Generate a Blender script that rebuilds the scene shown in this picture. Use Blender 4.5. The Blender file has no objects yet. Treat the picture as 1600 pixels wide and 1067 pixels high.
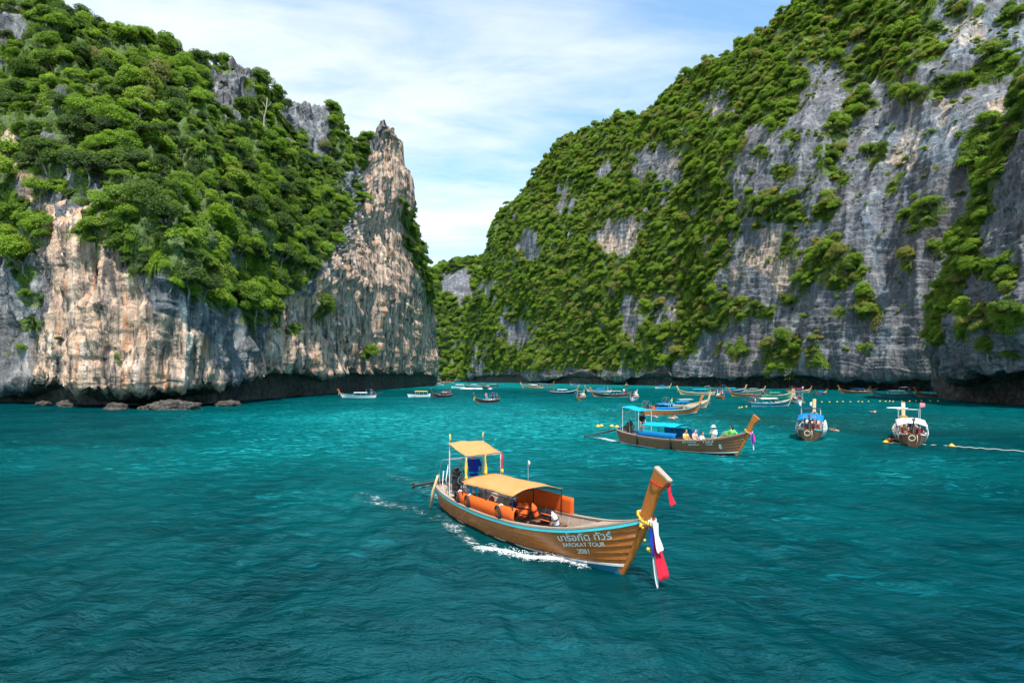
import bpy, bmesh, math, random
import numpy as np
from mathutils import Vector, Matrix, Euler

random.seed(7)
np.random.seed(7)
R = math.radians
scene = bpy.context.scene
COL = scene.collection

# ------------------------------------------------------------------ camera, sky, sun, exposure
F = 889.0            # focal length in photo pixels (1600 wide)
YH = 590.0           # horizon row in the photo
CAM_H = 5.0
cam_d = bpy.data.cameras.new('camera')
cam_d.sensor_width = 36.0
cam_d.lens = 36.0 * F / 1600.0
cam_d.shift_y = (YH - 533.5) / 1600.0
cam_d.clip_start = 0.1
cam_d.clip_end = 20000
cam = bpy.data.objects.new('camera', cam_d)
COL.objects.link(cam)
cam.location = (0, 0, CAM_H)
cam.rotation_euler = (R(90), 0, 0)
scene.camera = cam

SUN_EL = R(60)
SUN_AZ = R(169)       # compass style: 0 = +Y (view direction), negative = left
sun_dir = Vector((math.cos(SUN_EL) * math.sin(SUN_AZ), math.cos(SUN_EL) * math.cos(SUN_AZ), math.sin(SUN_EL)))

world = bpy.data.worlds.new('World')
scene.world = world
world.use_nodes = True
wn, wl = world.node_tree.nodes, world.node_tree.links
wn.clear()
w_out = wn.new('ShaderNodeOutputWorld')
w_bg = wn.new('ShaderNodeBackground')
w_bg.inputs['Strength'].default_value = 0.15
sky = wn.new('ShaderNodeTexSky')
sky.sky_type = 'NISHITA'
sky.sun_disc = False
sky.sun_elevation = SUN_EL
sky.sun_rotation = SUN_AZ
sky.air_density = 1.0
sky.dust_density = 0.6
sky.ozone_density = 2.0
geo = wn.new('ShaderNodeTexCoord')
sep = wn.new('ShaderNodeSeparateXYZ')
wl.new(geo.outputs['Generated'], sep.inputs[0])


def wmath(op, a, b=None, clamp=False):
    n = wn.new('ShaderNodeMath')
    n.operation = op
    n.use_clamp = clamp
    for i, v in enumerate((a, b)):
        if v is None:
            continue
        if isinstance(v, (int, float)):
            n.inputs[i].default_value = v
        else:
            wl.new(v, n.inputs[i])
    return n.outputs[0]


zz = wmath('ADD', wmath('MAXIMUM', sep.outputs[2], 0.0), 0.22)
comb = wn.new('ShaderNodeCombineXYZ')
wl.new(wmath('DIVIDE', sep.outputs[0], zz), comb.inputs[0])
wl.new(wmath('DIVIDE', sep.outputs[1], zz), comb.inputs[1])


def wnoise(scale, rot, stretch, detail, dist, loc=(0, 0, 0), rough=0.55):
    m = wn.new('ShaderNodeMapping')
    m.inputs['Rotation'].default_value = (0, 0, R(rot))
    m.inputs['Scale'].default_value = (scale * stretch[0], scale * stretch[1], scale)
    m.inputs['Location'].default_value = loc
    wl.new(comb.outputs[0], m.inputs[0])
    n = wn.new('ShaderNodeTexNoise')
    n.inputs['Scale'].default_value = 1.0
    n.inputs['Detail'].default_value = detail
    n.inputs['Roughness'].default_value = rough
    n.inputs['Distortion'].default_value = dist
    wl.new(m.outputs[0], n.inputs['Vector'])
    return n.outputs['Fac']


veil = wnoise(0.8, 25, (1.0, 1.0), 4, 0.5, (2.4, 1.1, 0))
streak = wnoise(1.5, -28, (0.5, 1.9), 8, 0.8, (5.2, 0.7, 0), 0.6)
fine = wnoise(5.0, -20, (0.6, 1.5), 6, 0.7, (0, 3, 0), 0.6)
dens = wmath('ADD', wmath('ADD', wmath('MULTIPLY', veil, 0.9), wmath('MULTIPLY', streak, 1.0)), wmath('MULTIPLY', fine, 0.28))
# the veil of thin cloud is thicker over the left headland
dotn = wn.new('ShaderNodeVectorMath')
dotn.operation = 'DOT_PRODUCT'
wl.new(geo.outputs['Generated'], dotn.inputs[0])
dotn.inputs[1].default_value = (-0.82, 0.25, 0.50)
dens = wmath('ADD', dens, wmath('MULTIPLY', dotn.outputs['Value'], 0.42))
ramp = wn.new('ShaderNodeMapRange')
ramp.interpolation_type = 'SMOOTHSTEP'
ramp.inputs['From Min'].default_value = 0.98
ramp.inputs['From Max'].default_value = 1.58
ramp.inputs['To Min'].default_value = 0.10
ramp.inputs['To Max'].default_value = 1.0
wl.new(dens, ramp.inputs['Value'])
mixw = wn.new('ShaderNodeMix')
mixw.data_type = 'RGBA'
wl.new(ramp.outputs['Result'], mixw.inputs['Factor'])
gain = wn.new('ShaderNodeMix')
gain.data_type = 'RGBA'
gain.blend_type = 'MULTIPLY'
gain.inputs['Factor'].default_value = 1.0
gain.inputs[7].default_value = (0.86, 1.27, 1.30, 1)
wl.new(sky.outputs[0], gain.inputs[6])
wl.new(gain.outputs[2], mixw.inputs[6])
mixw.inputs[7].default_value = (4.5, 4.8, 5.0, 1)
wl.new(mixw.outputs[2], w_bg.inputs['Color'])
wl.new(w_bg.outputs[0], w_out.inputs[0])

sun_d = bpy.data.lights.new('sun', 'SUN')
sun_d.energy = 4.8
sun_d.angle = R(0.8)
sun_d.color = (1.0, 0.95, 0.86)
sun = bpy.data.objects.new('sun', sun_d)
COL.objects.link(sun)
sun.rotation_euler = sun_dir.to_track_quat('Z', 'Y').to_euler()

scene.view_settings.view_transform = 'Standard'
scene.view_settings.look = 'None'
scene.view_settings.gamma = 1.0
scene.view_settings.use_curve_mapping = False
scene.view_settings.exposure = 0.68
scene.cycles.max_bounces = 4
scene.cycles.diffuse_bounces = 2
scene.cycles.glossy_bounces = 2
scene.cycles.transmission_bounces = 3
scene.cycles.use_adaptive_sampling = True
scene.cycles.adaptive_threshold = 0.03
scene.cycles.use_denoising = True


# ------------------------------------------------------------------ helpers
def at(x, y, d):
    """world point seen at photo pixel (x, y) at distance d along the view axis"""
    return np.array([(x - 800.0) / F * d, d, CAM_H - (y - YH) / F * d])


def on_water(x, y):
    d = CAM_H * F / (y - YH)
    return Vector(((x - 800.0) / F * d, d, 0))


def tag(o, label=None, cat=None, group=None, kind=None):
    if label:
        o['label'] = label
    if cat:
        o['category'] = cat
    if group:
        o['group'] = group
    if kind:
        o['kind'] = kind
    return o


def mesh_obj(name, verts, faces, mat=None, parent=None, smooth=True, link=True):
    me = bpy.data.meshes.new(name)
    if isinstance(verts, np.ndarray):
        verts = verts.tolist()
    if isinstance(faces, np.ndarray):
        faces = faces.tolist()
    me.from_pydata(verts, [], faces)
    if smooth:
        me.polygons.foreach_set('use_smooth', [True] * len(me.polygons))
    if mat:
        me.materials.append(mat)
    me.update()
    o = bpy.data.objects.new(name, me)
    if link:
        COL.objects.link(o)
    if parent:
        o.parent = parent
    return o


def empty(name, loc=(0, 0, 0), rz=0.0):
    o = bpy.data.objects.new(name, None)
    o.empty_display_size = 0.3
    o.location = loc
    o.rotation_euler = (0, 0, rz)
    COL.objects.link(o)
    return o


# gradient noise on numpy arrays
_rng = np.random.RandomState(3)
_perm = np.concatenate([_rng.permutation(256)] * 3)
_grad = _rng.normal(size=(256, 3))
_grad /= np.linalg.norm(_grad, axis=1)[:, None]


def perlin(P, off=0.0):
    P = np.asarray(P, dtype=np.float64) + off
    I = np.floor(P).astype(np.int64)
    f = P - I
    I &= 255
    u = f * f * f * (f * (f * 6 - 15) + 10)
    out = 0.0
    for dx in (0, 1):
        wx = u[:, 0] if dx else 1 - u[:, 0]
        for dy in (0, 1):
            wy = u[:, 1] if dy else 1 - u[:, 1]
            for dz in (0, 1):
                wz = u[:, 2] if dz else 1 - u[:, 2]
                h = _perm[_perm[_perm[(I[:, 0] + dx) & 255] + ((I[:, 1] + dy) & 255)] + ((I[:, 2] + dz) & 255)]
                g = _grad[h]
                d = g[:, 0] * (f[:, 0] - dx) + g[:, 1] * (f[:, 1] - dy) + g[:, 2] * (f[:, 2] - dz)
                out = out + wx * wy * wz * d
    return out * 1.5


def fbm(P, octaves=4, off=0.0, gain=0.5):
    a, s, out = 1.0, 1.0, 0.0
    for k in range(octaves):
        out = out + a * perlin(np.asarray(P) * s, off + 17.3 * k)
        a *= gain
        s *= 2.03
    return out


def ridged(P, octaves=3, off=0.0):
    a, s, out = 1.0, 1.0, 0.0
    for k in range(octaves):
        out = out + a * (1 - np.abs(perlin(np.asarray(P) * s, off + 11.1 * k)) * 2.2)
        a *= 0.5
        s *= 2.1
    return out


def inside(poly, x, y):
    """vectorised even-odd point in polygon"""
    poly = np.asarray(poly, float)
    res = np.zeros(x.shape, bool)
    j = len(poly) - 1
    for i in range(len(poly)):
        xi, yi = poly[i]
        xj, yj = poly[j]
        c = ((yi > y) != (yj > y)) & (x < (xj - xi) * (y - yi) / (yj - yi + 1e-12) + xi)
        res ^= c
        j = i
    return res


def sstep(a, b, x):
    t = np.clip((x - a) / (b - a), 0, 1)
    return t * t * (3 - 2 * t)


# ------------------------------------------------------------------ material helpers
class NT:
    def __init__(self, name):
        self.m = bpy.data.materials.new(name)
        self.m.use_nodes = True
        self.n = self.m.node_tree.nodes
        self.l = self.m.node_tree.links
        self.n.clear()
        self.out = self.n.new('ShaderNodeOutputMaterial')

    def new(self, t, **kw):
        nd = self.n.new(t)
        for k, v in kw.items():
            setattr(nd, k, v)
        return nd

    def set(self, sock, v):
        if hasattr(v, 'is_output') or isinstance(v, bpy.types.NodeSocket):
            self.l.new(v, sock)
        else:
            sock.default_value = v

    def math(self, op, a, b=0.0, clamp=False):
        nd = self.new('ShaderNodeMath', operation=op, use_clamp=clamp)
        self.set(nd.inputs[0], a)
        self.set(nd.inputs[1], b)
        return nd.outputs[0]

    def mix(self, fac, a, b, blend='MIX'):
        nd = self.new('ShaderNodeMix', data_type='RGBA', blend_type=blend)
        self.set(nd.inputs[0], fac)
        self.set(nd.inputs[6], a if not isinstance(a, tuple) else (*a[:3], 1))
        self.set(nd.inputs[7], b if not isinstance(b, tuple) else (*b[:3], 1))
        return nd.outputs[2]

    def rng(self, v, a, b, c=0.0, d=1.0, smooth=True):
        nd = self.new('ShaderNodeMapRange')
        nd.interpolation_type = 'SMOOTHSTEP' if smooth else 'LINEAR'
        self.set(nd.inputs['Value'], v)
        for k, q in zip(('From Min', 'From Max', 'To Min', 'To Max'), (a, b, c, d)):
            nd.inputs[k].default_value = q
        return nd.outputs['Result']

    def coord(self, kind='Object'):
        if kind == 'Position':
            return self.new('ShaderNodeNewGeometry').outputs['Position']
        return self.new('ShaderNodeTexCoord').outputs[kind]

    def mapping(self, v, scale=(1, 1, 1), rot=(0, 0, 0), loc=(0, 0, 0)):
        nd = self.new('ShaderNodeMapping')
        self.l.new(v, nd.inputs[0])
        nd.inputs['Scale'].default_value = scale
        nd.inputs['Rotation'].default_value = rot
        nd.inputs['Location'].default_value = loc
        return nd.outputs[0]

    def noise(self, v, scale=1.0, detail=4, rough=0.55, dist=0.0, out='Fac'):
        nd = self.new('ShaderNodeTexNoise')
        self.l.new(v, nd.inputs['Vector'])
        nd.inputs['Scale'].default_value = scale
        nd.inputs['Detail'].default_value = detail
        nd.inputs['Roughness'].default_value = rough
        nd.inputs['Distortion'].default_value = dist
        return nd.outputs[out]

    def vor(self, v, scale=1.0, feature='F1', out='Distance'):
        nd = self.new('ShaderNodeTexVoronoi', feature=feature)
        self.l.new(v, nd.inputs['Vector'])
        nd.inputs['Scale'].default_value = scale
        return nd.outputs[out]

    def attr(self, name, out='Fac', kind='GEOMETRY'):
        nd = self.new('ShaderNodeAttribute', attribute_name=name, attribute_type=kind)
        return nd.outputs[out]

    def bump(self, h, strength=0.5, dist=0.1, normal=None):
        nd = self.new('ShaderNodeBump')
        nd.inputs['Strength'].default_value = strength
        nd.inputs['Distance'].default_value = dist
        self.l.new(h, nd.inputs['Height'])
        if normal is not None:
            self.l.new(normal, nd.inputs['Normal'])
        return nd.outputs[0]

    def principled(self, color, rough=0.6, normal=None, **kw):
        nd = self.new('ShaderNodeBsdfPrincipled')
        self.set(nd.inputs['Base Color'], color if not isinstance(color, tuple) else (*color[:3], 1))
        self.set(nd.inputs['Roughness'], rough)
        if normal is not None:
            self.l.new(normal, nd.inputs['Normal'])
        for k, v in kw.items():
            self.set(nd.inputs[k.replace('_', ' ')], v)
        self.l.new(nd.outputs[0], self.out.inputs[0])
        return nd


MATS = {}


def paint(name, color, rough=0.5, wear=0.25, scale=3.0, bump=0.15, spec=0.5, dirt=(0.16, 0.13, 0.10), sheen=0.0):
    """weathered painted / plain surface: colour drifts, gets grime and fine relief"""
    if name in MATS:
        return MATS[name]
    t = NT(name)
    v = t.coord('Object')
    n1 = t.noise(v, scale, 6, 0.6)
    n2 = t.noise(v, scale * 7, 5, 0.6)
    c = t.mix(t.rng(n1, 0.35, 0.75, 0, wear), color, tuple(0.55 * a for a in color))
    c = t.mix(t.rng(n2, 0.58, 0.75, 0, wear), c, dirt)
    ro = t.rng(n2, 0.3, 0.7, rough * 0.8, min(1.0, rough * 1.25))
    t.principled(c, ro, t.bump(n2, bump, 0.01), Specular_IOR_Level=spec)
    MATS[name] = t.m
    return t.m


def wood(name, c1, c2, rough=0.45, scale=(0.6, 6, 6), wear=0.3, dark=(0.05, 0.03, 0.02), scuff=0.0):
    if name in MATS:
        return MATS[name]
    t = NT(name)
    v = t.coord('Object')
    g = t.noise(t.mapping(v, scale), 2.2, 7, 0.62, 0.6)
    big = t.noise(v, 1.1, 4, 0.6)
    fine = t.noise(t.mapping(v, (scale[0] * 3, scale[1] * 4, scale[2] * 4)), 3.0, 5, 0.7)
    c = t.mix(t.rng(g, 0.3, 0.7), c1, c2)
    c = t.mix(t.rng(big, 0.5, 0.8, 0, wear), c, dark)
    c = t.mix(t.rng(fine, 0.55, 0.8, 0, 0.45), c, dark)
    if scuff:
        sc_ = t.noise(t.mapping(v, (0.9, 3, 3.5)), 2.6, 8, 0.72, 0.5)
        sz_ = t.noise(v, 0.7, 3, 0.5)
        c = t.mix(t.math('MULTIPLY', t.rng(sc_, 0.56, 0.68, 0, scuff), t.rng(sz_, 0.42, 0.62)), c, (0.55, 0.47, 0.40))
        drip = t.noise(t.mapping(v, (4.0, 1, 0.5)), 1.8, 5, 0.6)
        c = t.mix(t.rng(drip, 0.58, 0.72, 0, 0.4), c, dark)
    rnd = t.new('ShaderNodeObjectInfo').outputs['Random']
    c = t.mix(t.math('MULTIPLY', rnd, 0.42), c, tuple(0.5 * a for a in c1))
    t.principled(c, t.rng(fine, 0.3, 0.7, rough * 0.7, rough * 1.3), t.bump(fine, 0.2, 0.01), Specular_IOR_Level=0.5)
    MATS[name] = t.m
    return t.m


# ------------------------------------------------------------------ cliffs
def catmull(vals, t):
    """vals: (n, ...) keyed at 0..n-1, sampled at t"""
    n = len(vals)
    i = np.clip(np.floor(t).astype(int), 0, n - 2)
    f = (t - i).reshape((-1,) + (1,) * (vals.ndim - 1))
    p0 = vals[np.clip(i - 1, 0, n - 1)]
    p1 = vals[i]
    p2 = vals[i + 1]
    p3 = vals[np.clip(i + 2, 0, n - 1)]
    m1 = (p2 - p0) * 0.5
    m2 = (p3 - p1) * 0.5
    d = np.abs(p2 - p1) * 1.2
    m1 = np.clip(m1, -d, d)
    m2 = np.clip(m2, -d, d)
    f2, f3 = f * f, f * f * f
    return (2 * f3 - 3 * f2 + 1) * p1 + (f3 - 2 * f2 + f) * m1 + (-2 * f3 + 3 * f2) * p2 + (f3 - f2) * m2


def build_cliff(name, cols, ucount, vcounts, disp):
    """cols: list of columns, each a list of anchor points from under water over the lip and face to the ridge and down behind"""
    A = np.array(cols)                       # (ncol, nanch, 3)
    px = A[:, 3, 0] / A[:, 3, 1] * F         # spacing along the wall
    s = np.concatenate([[0], np.cumsum(np.maximum(np.abs(np.diff(px)), 6))])
    tu = np.interp(np.linspace(0, s[-1], ucount), s, np.arange(len(s)))
    tv = np.concatenate([np.linspace(k, k + 1, c, endpoint=False) for k, c in enumerate(vcounts)] + [[A.shape[1] - 1]])
    G = catmull(A, tu)                       # (ucount, nanch, 3)
    G = catmull(np.swapaxes(G, 0, 1), tv)    # (nv, ucount, 3)
    nv, nu = G.shape[:2]
    du = np.gradient(G, axis=1)
    dv = np.gradient(G, axis=0)
    N = np.cross(du, dv)
    N /= np.linalg.norm(N, axis=2)[..., None] + 1e-9
    P = G.reshape(-1, 3)
    N = N.reshape(-1, 3)
    tvv = np.repeat(tv, nu)
    P2 = disp(P, N, tvv)
    idx = np.arange(nv * nu).reshape(nv, nu)
    faces = np.stack([idx[:-1, :-1], idx[:-1, 1:], idx[1:, 1:], idx[1:, :-1]], -1).reshape(-1, 4)
    o = mesh_obj(name, P2, faces)
    G2 = P2.reshape(nv, nu, 3)
    N2 = np.cross(np.gradient(G2, axis=1), np.gradient(G2, axis=0)).reshape(-1, 3)
    area = np.linalg.norm(N2, axis=1)
    N2 /= area[:, None] + 1e-9
    return o, P2, N2, area, tvv


def project(P):
    d = np.maximum(P[:, 1], 1.0)
    return 800 + F * P[:, 0] / d, YH + F * (CAM_H - P[:, 2]) / d


def column(px, d0, nd, lip, faces, ridge, back=45.0):
    """one wall column: undercut notch of depth nd below photo row `lip`, then face points (px, py, d), ridge and the far side"""
    r = at(*ridge)
    lp = at(px, lip, d0)
    pts = [
        np.array([(px - 800) / F * d0, d0, 0]) * ((d0 + nd * 1.1) / d0) * np.array([1, 1, 0]) + np.array([0, 0, -2.0]),
        at(px, lip, d0) * ((d0 + nd) / d0) * np.array([1, 1, 0]) + np.array([0, 0, max(lp[2] * 0.86, 0.6)]),
        lp]
    pts += [at(*f) for f in faces]
    pts.append(r)
    away = np.array([r[0], r[1], 0.0])
    away /= np.linalg.norm(away)
    pts.append(r + away * back * 0.45 + np.array([0, 0, -0.10 * r[2]]))
    pts.append(r + away * back + np.array([0, 0, -0.75 * r[2] - 3]))
    return pts


# --- left headland with the leaning spire
L = []
for px, by, nd, lip, f1, f2, f3, r in [
    (-260, 624, 5, 590, (-260, 430, 133), (-260, 260, 148), (-260, 90, 168), (-260, -60, 190)),
    (-110, 627, 5, 590, (-110, 430, 121), (-110, 250, 133), (-110, 80, 152), (-110, -60, 175)),
    (-20, 629, 6, 596, (-20, 430, 114), (-20, 250, 124), (-20, 95, 142), (-20, -30, 163)),
    (55, 633, 13, 602, (55, 410, 105), (55, 255, 115), (55, 100, 138), (55, -14, 160)),
    (92, 636, 13, 604, (95, 390, 98.5), (92, 260, 109), (92, 120, 136), (92, 22, 166)),
    (135, 638, 13, 606, (135, 375, 95), (135, 265, 105), (135, 140, 136), (135, 52, 172)),
    (200, 638.5, 13, 607, (200, 370, 93.5), (200, 270, 103), (200, 160, 136), (200, 76, 174)),
    (262, 638, 13, 604, (262, 420, 93), (262, 310, 102), (262, 180, 140), (262, 92, 176)),
    (330, 635, 13, 598, (330, 470, 99), (330, 345, 108), (330, 195, 150), (330, 98, 180)),
    (380, 630, 13, 592, (380, 490, 112), (380, 365, 122), (380, 210, 165), (380, 104, 184)),
    (425, 625.5, 13, 585, (425, 500, 127), (425, 380, 141), (425, 240, 178), (425, 146, 194)),
    (470, 621, 13, 584, (470, 455, 145), (470, 365, 163), (470, 265, 192), (470, 160, 208)),
    (510, 617.5, 13, 584, (510, 435, 164), (510, 352, 181), (510, 275, 202), (510, 176, 214)),
    (545, 614, 13, 584, (545, 390, 190), (545, 335, 199), (545, 285, 210), (545, 222, 220)),
    (573, 611.5, 13, 584, (572, 410, 211), (572, 335, 218), (571, 280, 224), (566, 236, 231)),
    (597, 609.5, 13, 584, (598, 450, 228), (596, 350, 232), (592, 262, 236), (598, 184, 240)),
    (618, 608, 13, 584, (620, 450, 245), (620, 360, 247), (620, 270, 248), (620, 203, 247)),
    (634, 606.6, 13, 584, (637, 480, 266), (638, 400, 264), (634, 310, 258), (628, 222, 253)),
    (650, 605.3, 13, 584, (655, 510, 290), (655, 450, 288), (654, 400, 286), (652, 365, 284)),
    (666, 604, 13, 584, (669, 530, 320), (669, 490, 318), (669, 455, 316), (668, 425, 314)),
    (677, 603, 13, 584, (679, 560, 345), (679, 540, 344), (679, 520, 343), (679, 497, 342)),
    (683, 602, 6, 588, (683, 580, 372), (683, 575, 372), (683, 570, 372), (683, 562, 372)),
]:
    L.append(column(px, 4445.0 / (by - YH), nd, lip, (f1, f2, f3), r, 40))


def disp_left(P, N, tv):
    lip = sstep(1.2, 2.1, tv)
    Hs = P.copy()
    Hs[:, 2] *= 0.16                                   # stretched upright: flutes and drapes
    d = 3.2 * fbm(P / 26.0, 2, 1.0)
    fl = ridged(Hs / 5.5, 3, 4.0)
    upper = sstep(2.9, 3.6, tv)
    spire = sstep(-0.62, -0.36, -np.abs(P[:, 0] / np.maximum(P[:, 1], 1))) * lip
    d += (1.9 - 0.6 * upper) * (fl - 1.0) * lip * (0.85 + 0.5 * spire)
    Hs2 = P.copy()
    Hs2[:, 2] *= 0.07
    d += 0.95 * (ridged(Hs2 / 2.6, 2, 9.0) - 0.9) * lip
    d += 1.1 * fbm(P / 7.0, 3, 2.0) * (0.4 + 0.6 * lip)
    # bedding ledges
    led = P[:, 2] + 1.5 * fbm(P / 14.0, 2, 6.0)
    d += 0.35 * (np.abs(((led / 5.3) % 1.0) - 0.5) * 2 - 0.5) * lip
    # blocky breaks
    cell = perlin(np.floor((P + 0.8 * fbm(P / 3.0, 1, 20.)[:, None]) / np.array([2.6, 2.6, 4.2])) * 0.73, 31.0)
    d += 0.55 * cell * lip
    d += 0.22 * fbm(P / 1.3, 3, 12.0)
    crag = sstep(0.25, 0.6, fbm(P / np.array([9., 9., 30.]), 2, 44.0)) * sstep(3.3, 4.0, tv) * (1 - sstep(6.1, 6.6, tv))
    Q = P + N * d[:, None]
    Q[:, 2] += 3.5 * crag
    # ragged crest
    crest = np.exp(-((tv - 6.0) / 0.35) ** 2)
    Q[:, 2] += crest * (1.6 * fbm(P / 4.0, 3, 55.0))
    return Q


cliff_left, PL, NL, AL, TL = build_cliff('cliff_left', L, 560, (8, 16, 130, 90, 90, 90, 26, 12), disp_left)
tag(cliff_left, 'tall tan and grey limestone headland with a leaning spire on the left', kind='structure')

# --- long right wall
RW = []
for px, d0, lip, f1, f2, f3, r in [
    (726, 650, 594, (727, 590, 651), (727, 587, 652), (727, 584, 653), (727, 580, 655)),
    (732, 640, 588, (733, 570, 641), (734, 550, 642), (735, 530, 643), (736, 512, 645)),
    (741, 622, 587, (743, 545, 624), (744, 510, 626), (745, 480, 630), (747, 452, 636)),
    (755, 600, 586, (757, 530, 603), (760, 480, 610), (763, 440, 622), (767, 398, 640)),
    (775, 578, 586, (776, 520, 583), (778, 450, 596), (781, 395, 615), (784, 345, 645)),
    (805, 548, 587, (805, 500, 556), (805, 420, 572), (805, 360, 600), (806, 316, 640)),
    (848, 496, 588, (848, 480, 508), (848, 380, 532), (848, 300, 570), (848, 244, 615)),
    (900, 446, 588, (900, 480, 458), (900, 370, 485), (900, 280, 525), (900, 218, 575)),
    (960, 400, 589, (960, 470, 412), (960, 350, 440), (960, 260, 480), (960, 190, 530)),
    (1010, 362, 589, (1010, 460, 376), (1010, 340, 405), (1010, 240, 445), (1010, 163, 495)),
    (1070, 322, 589, (1070, 450, 340), (1070, 320, 372), (1070, 210, 412), (1070, 128, 458)),
    (1130, 290, 589, (1130, 450, 302), (1130, 310, 325), (1130, 190, 365), (1130, 96, 415)),
    (1190, 264, 588, (1190, 450, 272), (1190, 300, 290), (1190, 170, 328), (1190, 60, 382)),
    (1262, 243, 587, (1262, 440, 249), (1262, 280, 263), (1262, 130, 298), (1262, 4, 358)),
    (1330, 228, 587, (1330, 430, 236), (1330, 260, 252), (1330, 100, 282), (1330, -52, 340)),
    (1385, 216, 586, (1385, 430, 224), (1385, 250, 238), (1385, 80, 266), (1385, -92, 322)),
    (1440, 206, 586, (1440, 420, 210), (1440, 240, 222), (1440, 60, 250), (1440, -120, 308)),
    (1520, 192, 586, (1520, 420, 194), (1520, 230, 206), (1520, 40, 236), (1520, -150, 296)),
    (1640, 176, 586, (1640, 420, 178), (1640, 220, 192), (1640, 20, 224), (1640, -180, 285)),
    (1800, 160, 586, (1800, 420, 164), (1800, 220, 180), (1800, 20, 212), (1800, -190, 275)),
]:
    RW.append(column(px, d0, 8, lip, (f1, f2, f3), r, 70))


def disp_right(P, N, tv):
    lip = sstep(1.2, 2.1, tv)
    far = sstep(200, 450, P[:, 1])
    d = (7.0 + 3.0 * far) * fbm(P * np.array([1, 1, 0.55]) / 58.0, 2, 71.0) * lip
    Hs = P.copy()
    Hs[:, 2] *= 0.18
    d += 2.6 * (ridged(Hs / 17.0, 2, 74.0) - 1.0) * lip
    # tilted bedding
    bed = P[:, 2] + 0.22 * P[:, 0] + 2.0 * fbm(P / 22.0, 2, 76.0)
    ph = (bed / 3.7) % 1.0
    d += 0.50 * (ph - 0.5) * lip
    ph = (bed / 1.4) % 1.0
    d += 0.15 * (ph - 0.5) * lip
    cell = perlin(np.floor((P + 1.2 * fbm(P / 4.0, 1, 20.)[:, None]) / np.array([4.0, 4.0, 6.0])) * 0.73, 33.0)
    d += 0.4 * cell * lip
    d += 0.9 * fbm(P / 9.0, 2, 78.0) * (0.4 + 0.6 * lip)
    d += 0.20 * fbm(P / 1.8, 2, 79.0)
    Q = P + N * d[:, None]
    crest = np.exp(-((tv - 6.0) / 0.3) ** 2)
    Q[:, 2] += crest * 3.5 * fbm(P / 11.0, 3, 80.0)
    return Q


cliff_right, PR, NR, AR, TR = build_cliff('cliff_right', RW, 640, (8, 14, 110, 100, 95, 90, 22, 10), disp_right)
tag(cliff_right, 'long grey limestone wall with forest patches on the right', kind='structure')

# --- near block at the right edge with the sea cave under it
NB = []
for px, d0, nd, lip, f1, f2, f3, r in [
    (1466, 150, 3, 589, (1462, 575, 151), (1460, 560, 152), (1458, 545, 152), (1456, 532, 153)),
    (1470, 128, 6, 588, (1460, 545, 128), (1458, 520, 130), (1460, 495, 132), (1464, 470, 134)),
    (1488, 116, 10, 586, (1482, 530, 115), (1482, 490, 117), (1486, 445, 120), (1490, 405, 124)),
    (1520, 106, 12, 584, (1518, 510, 104), (1516, 450, 107), (1518, 390, 112), (1520, 332, 118)),
    (1550, 101, 12, 583, (1550, 500, 98), (1548, 420, 101), (1548, 340, 106), (1549, 264, 114)),
    (1580, 97, 11, 583, (1580, 490, 94), (1578, 390, 97), (1578, 290, 103), (1579, 186, 111)),
    (1610, 93, 10, 583, (1610, 480, 91), (1608, 360, 94), (1607, 230, 101), (1607, 104, 110)),
    (1680, 88, 8, 584, (1680, 460, 86), (1680, 300, 90), (1680, 130, 98), (1680, -50, 110)),
    (1800, 80, 6, 584, (1800, 440, 79), (1800, 240, 84), (1800, 40, 92), (1800, -160, 106)),
    (1980, 74, 6, 584, (1980, 420, 74), (1980, 200, 80), (1980, -20, 90), (1980, -220, 104)),
]:
    NB.append(column(px, d0, nd, lip, (f1, f2, f3), r, 40))


def disp_near(P, N, tv):
    lip = sstep(1.2, 2.1, tv)
    d = 2.4 * fbm(P / 24.0, 2, 91.0)
    Hs = P.copy()
    Hs[:, 2] *= 0.3
    d += 1.0 * (ridged(Hs / 7.0, 3, 92.0) - 1.0) * lip
    bed = P[:, 2] + 0.30 * P[:, 0] + 1.4 * fbm(P / 12.0, 2, 93.0)
    d += 0.45 * (((bed / 2.3) % 1.0) - 0.5) * lip
    d += 0.22 * (((bed / 0.9) % 1.0) - 0.5) * lip
    cell = perlin(np.floor((P + 0.8 * fbm(P / 3.0, 1, 20.)[:, None]) / np.array([2.2, 2.2, 2.6])) * 0.73, 35.0)
    d += 0.35 * cell * lip
    d += 0.9 * fbm(P / 5.0, 3, 94.0) + (1 - lip) * 1.2 * fbm(P / 3.5, 3, 96.0)
    d += 0.16 * fbm(P / 1.0, 2, 95.0)
    return P + N * d[:, None]


cliff_near, PN, NN, AN, TN = build_cliff('cliff_near', NB, 260, (10, 34, 70, 70, 70, 70, 10, 6), disp_near)
tag(cliff_near, 'near grey limestone block with a dark sea cave under it at the right edge', kind='structure')

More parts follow.
